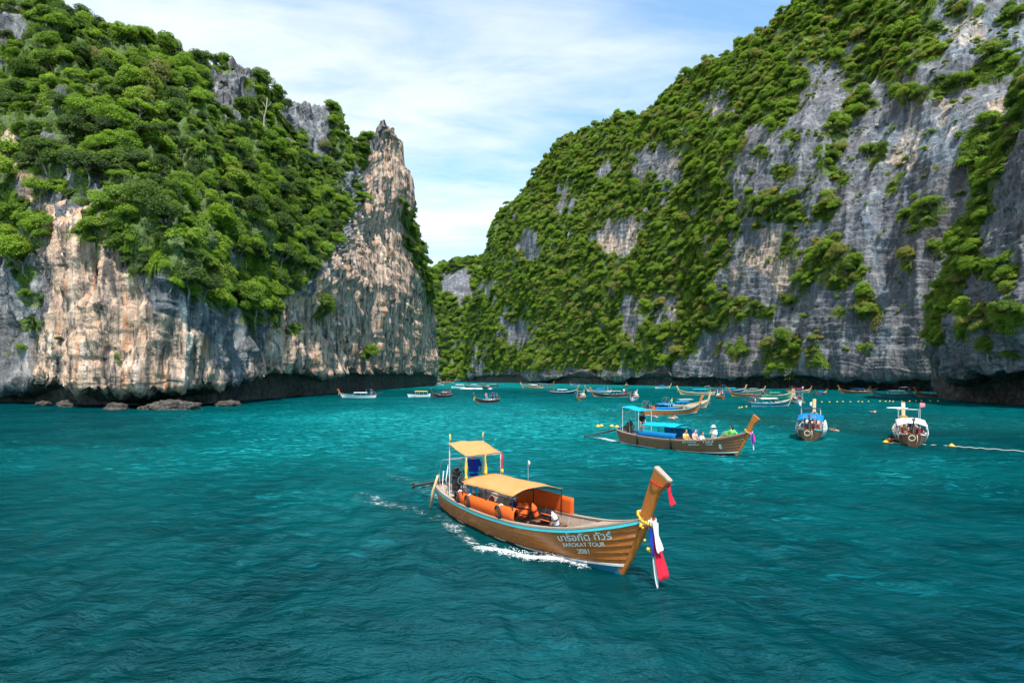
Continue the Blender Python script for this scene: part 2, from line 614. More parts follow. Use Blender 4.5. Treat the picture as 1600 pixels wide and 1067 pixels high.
# --- hill that closes the gap between the headland and the wall
HB = []
for px, d0, r in [(600, 760, (590, 430, 900)), (640, 740, (635, 432, 890)), (675, 720, (678, 430, 880)), (690, 712, (692, 421, 870)),
                  (705, 705, (706, 411, 865)), (722, 700, (724, 404, 860)), (742, 700, (744, 402, 860)), (765, 700, (768, 398, 870)),
                  (800, 700, (805, 380, 880)), (850, 700, (860, 360, 900))]:
    rx, ry, rd = r
    HB.append(column(px, d0, 5, 595, ((px, 540, d0 + 25), (px, 490, d0 + 55), (0.5 * (px + rx), 450, d0 + 95)), r, 90))
hill, PH, NH, AH, TH = build_cliff('hill', HB, 150, (4, 6, 40, 40, 40, 40, 10, 6),
                                  lambda P, N, tv: P + N * (9 * fbm(P / 60., 3, 61.) + 2.2 * (ridged(P * np.array([1, 1, .25]) / 16., 2, 62.) - 1.) * sstep(1.2, 2.1, tv))[:, None])
tag(hill, 'distant wooded limestone hill closing the gap between the cliffs', kind='structure')


# ------------------------------------------------------------------ what grows where (surveyed on the photograph), rock stain zones
def rag(P, amp, sc, off):
    return amp * fbm(P / sc, 3, off)


def mask_from(polys, P, amp=7.0, sc=6.0, off=0.0):
    x, y = project(P)
    x = x + rag(P, amp, sc, 100 + off)
    y = y + rag(P, amp, sc, 140 + off)
    m = np.zeros(len(P), bool)
    for p in polys:
        m |= inside(p, x, y)
    return m


def box(x0, y0, x1, y1):
    return [(x0, y0), (x1, y0), (x1, y1), (x0, y1)]


def oval(cx, cy, rx, ry, n=12, tilt=0.0):
    c, s = math.cos(tilt), math.sin(tilt)
    return [(cx + rx * math.cos(a) * c - ry * math.sin(a) * s, cy + rx * math.cos(a) * s + ry * math.sin(a) * c)
            for a in [2 * math.pi * k / n for k in range(n)]]


ROCK_L = [
    [(-300, 395), (0, 398), (40, 385), (72, 395), (76, 330), (98, 305), (104, 268), (112, 272), (110, 318), (137, 320), (127, 361), (118, 377), (160, 380), (191, 365),
     (198, 384), (191, 412), (210, 428), (255, 425), (271, 447), (306, 470), (347, 486), (363, 502), (400, 511), (405, 470), (418, 464), (420, 512),
     (440, 505), (432, 470), (470, 452), (496, 430), (516, 390), (545, 345), (568, 310), (560, 290), (572, 254), (580, 215), (587, 190), (600, 170), (640, 180), (640, 250), (627, 300),
     (624, 322), (633, 380), (645, 425), (664, 432), (676, 497), (690, 560), (700, 700), (-300, 700)],
    [(531, 272), (552, 268), (552, 318), (533, 320)],
    [(442, 150), (517, 160), (517, 202), (507, 249), (484, 261), (475, 235), (442, 185)],
    [(330, 84), (375, 78), (399, 114), (396, 150), (366, 168), (394, 198), (372, 200), (351, 180), (326, 156), (324, 105)],
    [(360, 240), (374, 240), (374, 282), (362, 282)],
    [(130, 320), (136, 292), (152, 274), (169, 278), (165, 300), (145, 322)],
    box(-20, 18, 40, 62), box(-300, 208, 26, 262),
    [(20, 262), (70, 280), (95, 300), (80, 330), (30, 320)],
]
GREEN_L = [oval(48, 508, 20, 14), oval(50, 468, 22, 14), oval(38, 428, 24, 18), oval(18, 380, 30, 22), oval(500, 491, 13, 9), oval(455, 519, 13, 6),
           oval(570, 552, 8, 11), oval(210, 400, 14, 14), oval(130, 360, 14, 10), oval(230, 420, 18, 12), oval(60, 300, 16, 14), oval(30, 545, 10, 16),
           oval(14, 240, 10, 12), oval(470, 215, 9, 14), oval(350, 110, 16, 7), oval(385, 130, 9, 9), oval(590, 215, 12, 7),
           [(624, 310), (640, 330), (660, 395), (672, 440), (680, 500), (668, 470), (652, 420), (632, 385)]]
ROCK_R = [
    [(928, 400), (935, 352), (960, 338), (990, 334), (1005, 345), (1000, 392), (960, 402)], box(782, 503, 829, 540), box(738, 535, 751, 600),
    oval(824, 386, 20, 28), oval(882, 312, 18, 24), box(967, 466, 1000, 532), box(1028, 458, 1054, 504), [(980, 235), (1072, 227), (1068, 288), (985, 290)],
    [(1098, 150), (1140, 142), (1142, 188), (1105, 186)], box(700, 586, 1100, 620), oval(948, 260, 12, 20), oval(760, 455, 14, 16),
    # the bare right half
    [(1143, 262), (1174, 197), (1200, 205), (1252, 183), (1258, 95), (1312, 85), (1318, 150), (1345, 120), (1380, 140), (1400, 118), (1465, 100), (1460, 15), (1480, -40),
     (1900, -60), (1900, 700), (1000, 700), (1010, 585), (1080, 560), (1100, 530), (1120, 505), (1200, 500), (1215, 470), (1140, 462), (1106, 440), (1150, 400), (1174, 350),
     (1150, 309)],
]
GREEN_R = [
    [(1155, 312), (1200, 300), (1260, 320), (1300, 308), (1316, 320), (1300, 344), (1240, 352), (1218, 350), (1190, 345)],
    [(1264, 400), (1285, 366), (1300, 362), (1330, 388), (1352, 405), (1350, 440), (1300, 452), (1270, 440), (1240, 455), (1245, 425)],
    [(1335, 448), (1362, 455), (1386, 490), (1370, 500), (1340, 505)], oval(1233, 386, 18, 14),
    [(1409, 330), (1440, 318), (1475, 315), (1490, 330), (1460, 345), (1430, 368), (1412, 360)],
    [(1440, 478), (1470, 452), (1510, 445), (1510, 470), (1495, 490), (1480, 530), (1462, 556), (1446, 548), (1455, 500)],
    [(1200, 545), (1225, 516), (1254, 535), (1250, 560), (1215, 590), (1195, 580)], [(1261, 540), (1280, 535), (1291, 560), (1285, 580), (1262, 580)],
    [(1395, 150), (1440, 130), (1500, 118), (1560, 85), (1590, 88), (1600, 110), (1560, 130), (1500, 140), (1450, 160), (1400, 158)],
    [(1330, 190), (1370, 165), (1345, 150), (1310, 170), (1290, 195), (1300, 230), (1320, 250)], [(1350, 240), (1385, 235), (1385, 252), (1355, 256)],
    [(1380, 268), (1410, 265), (1405, 300), (1385, 312)], [(1509, 200), (1560, 195), (1575, 230), (1555, 280), (1520, 300), (1505, 260)],
    oval(1285, 240, 12, 10), oval(1190, 240, 16, 8), oval(1225, 268, 20, 8), oval(1292, 255, 18, 20), oval(1412, 590, 12, 10), oval(1443, 585, 12, 10),
    oval(1312, 490, 14, 7), oval(1232, 470, 16, 7), oval(1345, 545, 10, 8), oval(1150, 545, 25, 9), oval(1490, 20, 16, 10), oval(1578, 30, 18, 16), oval(1420, 410, 6, 24),
    oval(1460, 380, 14, 10), oval(1535, 20, 10, 6), oval(1240, 215, 14, 8), oval(1310, 280, 14, 10),
]
GREEN_N = [[(1456, 540), (1455, 470), (1488, 395), (1520, 325), (1550, 255), (1580, 180), (1610, 95), (1640, 60), (1625, 130), (1595, 200), (1570, 260), (1552, 300), (1548, 340), (1528, 372),
            (1528, 420), (1508, 440), (1500, 480), (1470, 500), (1478, 540)],
           [(1524, 490), (1545, 478), (1590, 482), (1615, 492), (1600, 512), (1565, 519), (1530, 512)], oval(1507, 512, 15, 22), oval(1543, 545, 14, 8),
           oval(1576, 440, 11, 36), oval(1540, 425, 20, 14), oval(1590, 560, 8, 6)]
ROCK_H = [box(690, 425, 735, 465), box(712, 440, 730, 470)]

gl = (~mask_from(ROCK_L, PL, 6, 5.0)) | mask_from(GREEN_L, PL, 4, 4.0, 9)
bare_r = mask_from(ROCK_R, PR, 20, 14.0, 3)
gr = (~bare_r) | mask_from(GREEN_R, PR, 6, 7.0, 5)
gn = mask_from(GREEN_N, PN, 6, 3.5, 7)
gh = ~mask_from(ROCK_H, PH, 8, 20.0, 4)
_x, _y = project(PL)
gl &= ~((_x > 578) & (_y < 330) & ~inside([(624, 310), (640, 330), (660, 395), (640, 395)], _x, _y))
gl &= ~((_x > 640) & ~inside([(620, 308), (645, 325), (668, 395), (680, 440), (690, 510), (668, 480), (652, 425), (630, 385)], _x, _y))
gl &= (TL > 2.15)
gr &= (TR > 2.12)
gn &= (TN > 2.2)
gh &= (TH > 2.05)
# thin spots where bare ledges show through the wood
gr &= ~((fbm(PR / np.array([13., 13., 20.]), 3, 51.) > 0.60) & (TR < 5.7))
gl &= ~((fbm(PL / np.array([8., 8., 13.]), 3, 52.) > 0.62) & (TL < 5.8))
gh &= ~((fbm(PH / np.array([25., 25., 40.]), 3, 53.) > 0.45) & (TH > 4))

WARM_L = [[(60, 620), (75, 330), (137, 320), (190, 370), (205, 420), (240, 480), (330, 540), (355, 620)], [(370, 640), (410, 520), (436, 465), (490, 455), (555, 340), (590, 190), (660, 180), (720, 640)],
          box(-20, 205, 30, 262), box(30, 262, 90, 310)]
WARM_R = [oval(990, 370, 14, 40), oval(948, 385, 20, 24), [(1165, 400), (1215, 345), (1250, 380), (1245, 450), (1210, 460)], oval(1474, 183, 18, 14), oval(1052, 480, 8, 24),
          box(736, 530, 753, 600), oval(1468, 388, 16, 16), oval(1510, 45, 40, 26), oval(1120, 165, 12, 16), oval(800, 372, 12, 10), oval(1062, 255, 8, 25), oval(1570, 175, 20, 20),
          oval(1420, 220, 20, 50), oval(1140, 430, 18, 16), box(760, 588, 1060, 600)]
COOL_R = [[(1355, 340), (1345, 300), (1372, 290), (1372, 340), (1385, 480), (1400, 560), (1370, 560), (1365, 430)], [(1368, 180), (1500, 175), (1500, 260), (1430, 250), (1370, 235)],
          box(1195, 320, 1300, 360), box(1465, 15, 1600, 90)]


def soft(m, P, nu, it=3):
    a = m.astype(float).reshape(-1, nu)
    for _ in range(it):
        b = a.copy()
        b[1:-1, 1:-1] = (a[1:-1, 1:-1] * 2 + a[:-2, 1:-1] + a[2:, 1:-1] + a[1:-1, :-2] + a[1:-1, 2:]) / 6
        a = b
    return a.ravel()


def put(o, name, vals):
    at_ = o.data.attributes.new(name, 'FLOAT', 'POINT')
    at_.data.foreach_set('value', np.asarray(vals, dtype=np.float32))


for o, P, nu, g, wp, cp, tv_ in ((cliff_left, PL, 560, gl, WARM_L, [], TL), (cliff_right, PR, 640, gr, WARM_R, COOL_R, TR), (cliff_near, PN, 260, gn, [], [], TN), (hill, PH, 150, gh, [], [], TH)):
    put(o, 'notch', 1 - sstep(1.55, 2.1, tv_ + 0.25 * fbm(P / 3.0, 3, 37.)))  # undercut mask, its shade goes into the rock colour
    put(o, 'green', soft(g, P, nu))
    put(o, 'warm', soft(mask_from(wp, P, 26, 13.0, 21), P, nu, 14) if wp else np.zeros(len(P)))
    put(o, 'cool', soft(mask_from(cp, P, 18, 12.0, 23), P, nu, 10) if cp else np.zeros(len(P)))


def rock_material(name, grey, pale, dark, tan, rust, warm_gain=1.0, bedding=0.0, sc=1.0):
    t = NT(name)
    p = t.coord('Position')
    up = t.mapping(p, (1, 1, 0.07))                 # upright streaks
    s1 = t.noise(up, 0.42 * sc, 6, 0.62, 0.35)
    s2 = t.noise(t.mapping(p, (1, 1, 0.05), loc=(31, 7, 3)), 1.15 * sc, 5, 0.62, 0.3)
    s3 = t.noise(t.mapping(p, (1, 1, 0.09), loc=(3, 57, 9)), 0.8 * sc, 6, 0.6, 0.5)
    blot = t.noise(p, 0.22 * sc, 6, 0.62)
    blot2 = t.noise(p, 0.9 * sc, 6, 0.66)
    fine = t.noise(p, 3.2 * sc, 6, 0.7)
    c = t.mix(t.rng(t.math('ADD', t.math('MULTIPLY', blot2, 0.5), t.math('MULTIPLY', s3, 0.5)), 0.38, 0.60), dark, grey)
    big = t.noise(p, 0.045 * sc, 4, 0.55)
    c = t.mix(t.rng(big, 0.40, 0.62, 0, 0.55), c, (0.10, 0.085, 0.078))
    c = t.mix(t.rng(t.math('ADD', t.math('MULTIPLY', s1, 0.6), t.math('MULTIPLY', blot, 0.4)), 0.5, 0.64, 0, 0.85), c, pale)
    # lime and rust run-off in the stained zones
    warm = t.attr('warm')
    w = t.math('MULTIPLY', t.rng(t.math('ADD', warm, t.math('MULTIPLY', t.math('SUBTRACT', s1, 0.5), 1.6)), 0.22, 0.85), warm_gain, True)
    tn = t.mix(t.rng(s2, 0.36, 0.66), tan, tuple(0.60 * a for a in tan))
    tn = t.mix(t.rng(s3, 0.53, 0.68, 0, 0.7), tn, rust)
    tn = t.mix(t.rng(s1, 0.54, 0.66, 0, 0.8), tn, (0.64, 0.52, 0.44))
    tn = t.mix(t.rng(s2, 0.545, 0.62, 0, 0.75), tn, tuple(0.9 * a for a in dark))
    wv = t.math('MULTIPLY', w, t.rng(t.math('ADD', t.math('MULTIPLY', s3, 0.5), t.math('MULTIPLY', s1, 0.5)), 0.38, 0.52, 0.35, 1.0))
    c = t.mix(wv, c, tn)
    # blue-grey algae sheets
    c = t.mix(t.math('MULTIPLY', t.attr('cool'), t.rng(s2, 0.36, 0.58, 0.0, 0.6)), c, (0.13, 0.19, 0.245))
    c = t.mix(t.math('MULTIPLY', t.attr('cool'), t.rng(s3, 0.56, 0.66, 0, 0.7)), c, (0.38, 0.35, 0.32))
    # dark mineral streaks
    c = t.mix(t.math('MULTIPLY', t.rng(s1, 0.33, 0.45, 0.8, 0.0), t.rng(big, 0.35, 0.6, 0.35, 1.0)), c, tuple(0.55 * a for a in dark))
    c = t.mix(t.rng(s2, 0.60, 0.72, 0, 0.75), c, tuple(0.35 * a for a in dark))
    # cracks
    wob = t.new('ShaderNodeVectorMath', operation='ADD')
    t.l.new(p, wob.inputs[0])
    wv3 = t.new('ShaderNodeVectorMath', operation='SCALE')
    t.l.new(t.noise(p, 0.5 * sc, 3, 0.5, 0, 'Color'), wv3.inputs[0])
    wv3.inputs['Scale'].default_value = 2.4
    t.l.new(wv3.outputs[0], wob.inputs[1])
    cr = t.vor(t.mapping(wob.outputs[0], (0.5 * sc, 0.5 * sc, 0.14 * sc)), 1.0, 'DISTANCE_TO_EDGE')
    crack = t.rng(cr, 0.0, 0.05, 1, 0)
    c = t.mix(t.math('MULTIPLY', crack, 0.16), c, tuple(0.3 * a for a in dark))
    h = t.math('ADD', t.math('MULTIPLY', blot2, 0.8), t.math('MULTIPLY', fine, 0.35))
    h = t.math('SUBTRACT', h, t.math('MULTIPLY', crack, 0.18))
    h = t.math('ADD', h, t.math('MULTIPLY', s2, 0.7))
    rm = t.new('ShaderNodeTexNoise', noise_type='RIDGED_MULTIFRACTAL', normalize=True)
    t.l.new(t.mapping(wob.outputs[0], (1, 1, 0.22)), rm.inputs['Vector'])
    rm.inputs['Scale'].default_value = 0.55 * sc
    rm.inputs['Detail'].default_value = 6
    h = t.math('SUBTRACT', h, t.math('MULTIPLY', rm.outputs['Fac'], 1.1))
    vb = t.vor(t.mapping(wob.outputs[0], (1, 1, 0.42)), 0.75 * sc)
    h = t.math('ADD', h, t.math('MULTIPLY', vb, 0.55))
    if bedding:
        bd = t.noise(t.mapping(p, (0.10, 0.10, 1.0), (0, R(14), 0)), 1.3 * sc, 5, 0.62, 0.25)
        h = t.math('ADD', h, t.math('MULTIPLY', bd, bedding))
        c = t.mix(t.rng(bd, 0.54, 0.70, 0, 0.5), c, tuple(0.4 * a for a in dark))
    # wet black tide band; undercut notch also painted dark as its shade
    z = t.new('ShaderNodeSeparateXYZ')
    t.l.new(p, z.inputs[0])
    tide_shade = t.rng(t.math('ADD', z.outputs[2], t.math('MULTIPLY', t.math('SUBTRACT', blot2, 0.5), 2.0)), 0.6, 3.4, 1, 0)
    tide_shade = t.math('MAXIMUM', tide_shade, t.attr('notch'))
    c = t.mix(t.math('MULTIPLY', tide_shade, 0.92), c, t.mix(t.rng(blot2, 0.4, 0.65), (0.022, 0.021, 0.019), (0.10, 0.085, 0.07)))
    # soil, moss and low creepers where the wood grows
    g = t.attr('green')
    gcol = t.mix(t.rng(fine, 0.35, 0.65), (0.045, 0.075, 0.016), (0.11, 0.16, 0.035))
    gm = t.rng(t.math('ADD', g, t.math('MULTIPLY', t.math('SUBTRACT', blot2, 0.5), 0.7)), 0.45, 0.8)
    c = t.mix(t.math('MULTIPLY', gm, 0.9), c, gcol)
    t.principled(c, t.rng(blot2, 0.3, 0.7, 0.7, 0.95), t.bump(h, 0.9, 0.55 / sc), Specular_IOR_Level=0.25)
    return t.m


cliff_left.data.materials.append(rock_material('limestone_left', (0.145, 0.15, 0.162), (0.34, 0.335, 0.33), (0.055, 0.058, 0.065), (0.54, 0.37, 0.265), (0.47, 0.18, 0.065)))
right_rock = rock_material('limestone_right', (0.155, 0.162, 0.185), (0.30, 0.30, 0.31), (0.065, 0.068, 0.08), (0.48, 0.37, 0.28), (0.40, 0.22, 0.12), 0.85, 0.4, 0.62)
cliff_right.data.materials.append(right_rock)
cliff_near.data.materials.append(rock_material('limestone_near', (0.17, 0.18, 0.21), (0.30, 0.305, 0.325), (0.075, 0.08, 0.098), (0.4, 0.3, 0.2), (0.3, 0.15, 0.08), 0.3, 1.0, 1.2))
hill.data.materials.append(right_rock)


# ------------------------------------------------------------------ sea
def wave_h(X, Y):
    """height of the chop at world x, y"""
    h = np.zeros_like(X)
    rg = np.random.RandomState(11)
    for k in range(26):
        lam = 0.75 * 1.19 ** k if k < 14 else 1.1 * 1.16 ** (k - 12)
        a = 0.0085 * lam ** 0.72
        th = R(200) + rg.normal() * 0.75
        ph = rg.rand() * 6.28
        kx, ky = math.cos(th) * 6.283 / lam, math.sin(th) * 6.283 / lam
        s = np.sin(kx * X + ky * Y + ph)
        h += a * (1 - 2 * np.abs(s) ** 0.9 + 0.2)
    P = np.stack([X, Y, np.zeros_like(X)], -1)
    h *= 0.55 * (0.75 + 0.9 * fbm(P / 9.0, 2, 5.0))
    h += 0.045 * fbm(P / 2.4, 2, 8.0) + 0.03 * perlin(P / 0.9, 9.0)
    return h


nr, na = 470, 560
rad = 3.0 * (1600 / 3.0) ** (np.linspace(0, 1, nr) ** 0.92)
ang = np.concatenate([np.linspace(-100, -46, 30, endpoint=False), np.linspace(-46, 46, na - 60), np.linspace(46, 100, 31)[1:]])
RR, AA = np.meshgrid(rad, np.radians(ang), indexing='ij')
WX, WY = (RR * np.sin(AA)).ravel(), (RR * np.cos(AA)).ravel()
fade = 1 - sstep(70, 260, RR.ravel())
WZ = wave_h(WX, WY) * fade
nc = len(ang)
ii = np.arange(nr * nc).reshape(nr, nc)
wf = np.stack([ii[:-1, :-1], ii[:-1, 1:], ii[1:, 1:], ii[1:, :-1]], -1).reshape(-1, 4)
wf = wf[:, ::-1]
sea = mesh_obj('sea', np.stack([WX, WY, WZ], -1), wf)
tag(sea, 'teal lagoon water with small choppy waves', kind='structure')
# depth of the lagoon: sandy shallows read turquoise, the reef patch dark
wpx, wpy = 800 + F * WX / np.maximum(WY, 1), YH + F * CAM_H / np.maximum(WY, 1)
P2 = np.stack([WX, WY, 0 * WX], -1)
wob = 18 * fbm(P2 / 30.0, 3, 3.0)
ex = ((WX + 4) + wob * 0.8) / (12 + 0.30 * WY)
ey = (np.log(np.maximum(WY, 1)) - math.log(66)) / 0.85
shallow = np.exp(-(ex ** 2 + ey ** 2) * 0.9)
shallow = np.maximum(shallow, 0.9 * sstep(150, 320, WY + wob))
shallow = np.maximum(shallow, 0.42 * sstep(52, 64, WY + 0.5 * wob) * sstep(20, 34, WX))
shallow = np.maximum(shallow, 0.4 * np.exp(-(((WX - 22) / 16) ** 2 + ((WY - 33) / 7.) ** 2)))
shallow = np.maximum(shallow, 0.55 * np.exp(-(((WX + 7.5 + 0.5 * (WY - 23)) / 3.5) ** 2 + ((WY - 24) / 7.) ** 2)))
reef = np.exp(-(((WX - 36 + wob * 0.3) / 26) ** 2 + ((WY - 66 + wob * 0.4) / 17) ** 2) * 1.3)
reef = np.maximum(reef, 0.7 * np.exp(-(((WX - 14) / 14) ** 2 + ((WY - 82 + wob * .3) / 10) ** 2)))


def sea_z(X, Y):
    """height of the built sea surface"""
    r_, a_ = np.hypot(X, Y), np.degrees(np.arctan2(X, Y))
    fi = np.clip(np.interp(r_, rad, np.arange(nr)), 0, nr - 1.001)
    fj = np.clip(np.interp(a_, ang, np.arange(nc)), 0, nc - 1.001)
    i0, j0 = fi.astype(int), fj.astype(int)
    u_, v_ = fi - i0, fj - j0
    Zg = WZ.reshape(nr, nc)
    return (Zg[i0, j0] * (1 - u_) * (1 - v_) + Zg[i0 + 1, j0] * u_ * (1 - v_) + Zg[i0, j0 + 1] * (1 - u_) * v_ + Zg[i0 + 1, j0 + 1] * u_ * v_)


put(sea, 'shallow', np.clip(shallow + 0.12 * fbm(P2 / 14.0, 3, 13.0), 0, 1))
put(sea, 'reef', np.clip(reef, 0, 1))
t = NT('sea_water')
p = t.coord('Position')
sh, rf = t.attr('shallow'), t.attr('reef')
n_mid = t.noise(t.mapping(p, (0.5, 1.1, 1), (0, 0, R(14))), 0.75, 6, 0.66, 0.9)
n_big = t.noise(t.mapping(p, (0.7, 1, 1)), 0.16, 5, 0.6, 0.5)
c = t.mix(t.rng(t.math('ADD', t.math('MULTIPLY', n_big, 0.55), t.math('MULTIPLY', n_mid, 0.45)), 0.38, 0.64), (0.0, 0.0155, 0.0205), (0.0, 0.038, 0.045))
c = t.mix(t.math('MULTIPLY', sh, t.rng(n_mid, 0.30, 0.62, 0.55, 1.0)), c, (0.0, 0.098, 0.103))
c = t.mix(t.math('MULTIPLY', rf, t.rng(n_big, 0.3, 0.6, 0.6, 1.0)), c, (0.004, 0.040, 0.040))
# aerated streaks; light flecks of the wave crests painted in with them
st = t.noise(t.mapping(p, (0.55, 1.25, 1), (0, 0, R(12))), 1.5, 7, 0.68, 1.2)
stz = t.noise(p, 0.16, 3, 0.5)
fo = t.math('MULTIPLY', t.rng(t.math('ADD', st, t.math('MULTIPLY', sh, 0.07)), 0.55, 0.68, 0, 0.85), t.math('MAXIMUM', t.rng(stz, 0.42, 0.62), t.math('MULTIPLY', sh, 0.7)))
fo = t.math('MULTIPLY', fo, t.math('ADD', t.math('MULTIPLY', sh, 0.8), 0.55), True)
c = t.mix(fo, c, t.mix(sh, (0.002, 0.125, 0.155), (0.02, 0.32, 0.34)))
w1 = t.noise(t.mapping(p, (0.75, 1.3, 1), (0, 0, R(10))), 1.3, 5, 0.6, 0.4)
w2 = t.noise(t.mapping(p, (0.8, 1.5, 1), (0, 0, R(-18))), 4.2, 4, 0.6, 0.4)
h = t.math('ADD', w1, t.math('MULTIPLY', w2, 0.16))
nb = t.bump(h, 0.65, 0.26)
df = t.new('ShaderNodeBsdfDiffuse')
t.l.new(c, df.inputs['Color'])
t.l.new(nb, df.inputs['Normal'])
gl_ = t.new('ShaderNodeBsdfGlossy')
gl_.inputs['Roughness'].default_value = 0.07
gl_.inputs['Color'].default_value = (0.25, 0.88, 0.95, 1)
t.l.new(nb, gl_.inputs['Normal'])
fr = t.new('ShaderNodeFresnel')
fr.inputs['IOR'].default_value = 1.33
t.l.new(nb, fr.inputs['Normal'])
mx = t.new('ShaderNodeMixShader')
t.l.new(t.math('MULTIPLY', fr.outputs[0], 0.12), mx.inputs[0])
t.l.new(df.outputs[0], mx.inputs[1])
t.l.new(gl_.outputs[0], mx.inputs[2])
t.l.new(mx.outputs[0], t.out.inputs[0])
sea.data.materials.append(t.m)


# ------------------------------------------------------------------ trees
def leaf_material(name, ramp):
    t = NT(name)
    p = t.coord('Position')
    rnd = t.new('ShaderNodeObjectInfo').outputs['Random']
    n = t.noise(p, 0.09, 4, 0.6)
    n2 = t.noise(p, 0.8, 3, 0.6)
    f = t.math('ADD', t.math('MULTIPLY', rnd, 0.80), t.math('MULTIPLY', t.math('SUBTRACT', n, 0.4), 0.9))
    sx_ = t.new('ShaderNodeSeparateXYZ')
    t.l.new(p, sx_.inputs[0])
    f = t.math('ADD', f, t.rng(sx_.outputs[0], -45.0, 10.0, -0.10, 0.12))       # fresher, lighter leaf colour towards the right wall
    cr = t.new('ShaderNodeValToRGB')
    t.l.new(f, cr.inputs[0])
    el = cr.color_ramp.elements
    el[0].position, el[0].color = ramp[0][0], (*ramp[0][1], 1)
    el[1].position, el[1].color = ramp[-1][0], (*ramp[-1][1], 1)
    for pos, c in ramp[1:-1]:
        e = el.new(pos)
        e.color = (*c, 1)
    col = t.mix(t.rng(n2, 0.3, 0.7, 0.0, 0.45), cr.outputs[0], t.mix(1.0, cr.outputs[0], (0.5, 0.55, 0.45), 'MULTIPLY'))
    d = t.new('ShaderNodeBsdfPrincipled')
    t.l.new(col, d.inputs['Base Color'])
    d.inputs['Roughness'].default_value = 0.55
    d.inputs['Specular IOR Level'].default_value = 0.25
    tr = t.new('ShaderNodeBsdfTranslucent')
    t.l.new(t.mix(1.0, col, (1.25, 1.35, 0.5), 'MULTIPLY'), tr.inputs[0])
    mx = t.new('ShaderNodeMixShader')
    mx.inputs[0].default_value = 0.40
    t.l.new(d.outputs[0], mx.inputs[1])
    t.l.new(tr.outputs[0], mx.inputs[2])
    t.l.new(mx.outputs[0], t.out.inputs[0])
    return t.m


LEAF = leaf_material('foliage', [(0.0, (0.055, 0.092, 0.028)), (0.22, (0.100, 0.165, 0.024)), (0.45, (0.165, 0.265, 0.024)), (0.75, (0.23, 0.34, 0.030)), (0.93, (0.23, 0.24, 0.055)), (1.0, (0.29, 0.27, 0.07))])
LEAF_OLIVE = leaf_material('olive_foliage', [(0.1, (0.20, 0.20, 0.07)), (0.9, (0.27, 0.24, 0.09))])
BARK = wood('bark', (0.17, 0.14, 0.11), (0.30, 0.27, 0.23), 0.9, (5, 5, 0.6), 0.3)


def crown_mesh(name, seed, nclump, per, flat, mat, spread=0.72, leaf=0.062):
    """crown of radius about 1: many leaf faces gathered in flattened clumps under an uneven dome"""
    rg = np.random.RandomState(seed)
    V, Fc = [], []
    for k in range(nclump):
        a = rg.rand() * 6.283
        rr = spread * math.sqrt(rg.rand()) * (1.35 if rg.rand() < 0.14 else 1.0)
        top = flat * (1 - rr * rr * 0.9)
        cz = top * (0.30 + 0.75 * rg.rand())
        cx, cy = rr * math.cos(a), rr * math.sin(a)
        rx = (0.13 + 0.30 * rg.rand() ** 1.3)
        rz = rx * (0.70 + 0.35 * rg.rand())
        n = int(per * (rx / 0.34) ** 2)
        d = rg.normal(size=(n, 3))
        d[:, 2] = np.abs(d[:, 2]) * 0.9 - 0.25
        d /= np.linalg.norm(d, axis=1)[:, None]
        rad_ = 0.72 + 0.36 * rg.rand(n) ** 0.7
        c = np.array([cx, cy, cz]) + d * rad_[:, None] * np.array([rx, rx, rz])
        nrm = d * np.array([0.8, 0.8, 1.2]) + rg.normal(size=(n, 3)) * 0.45 + np.array([0, 0, 0.35])
        nrm /= np.linalg.norm(nrm, axis=1)[:, None]
        tg = np.cross(nrm, rg.normal(size=(n, 3)))
        tg /= np.linalg.norm(tg, axis=1)[:, None]
        bt = np.cross(nrm, tg)
        ln = leaf * (0.75 + 0.7 * rg.rand(n))[:, None]
        w = ln * 0.55
        b = len(V) * 4
        quad = np.stack([c - tg * ln, c - bt * w + nrm * ln * 0.15, c + tg * ln, c + bt * w + nrm * ln * 0.15], 1)
        V.append(quad.reshape(-1, 3))
    V = np.concatenate(V)
    n = len(V) // 4
    Fc = np.arange(n * 4).reshape(n, 4)
    me = bpy.data.meshes.new(name)
    me.from_pydata(V.tolist(), [], Fc.tolist())
    me.materials.append(mat)
    me.update()
    return me


def tube_np(pts, rads, sides=6):
    pts = [Vector(p) for p in pts]
    V, Fq = [], []
    for i, p in enumerate(pts):
        d = (pts[min(i + 1, len(pts) - 1)] - pts[max(i - 1, 0)]).normalized()
        u = d.orthogonal().normalized()
        w = d.cross(u)
        for k in range(sides):
            a = 6.283185 * k / sides
            V.append(p + (u * math.cos(a) + w * math.sin(a)) * rads[i])
    for i in range(len(pts) - 1):
        for k in range(sides):
            a, b = i * sides + k, i * sides + (k + 1) % sides
            Fq.append((a, b, b + sides, a + sides))
    Fq.append(tuple(range(sides))[::-1])
    Fq.append(tuple((len(pts) - 1) * sides + k for k in range(sides)))
    return [tuple(v) for v in V], Fq


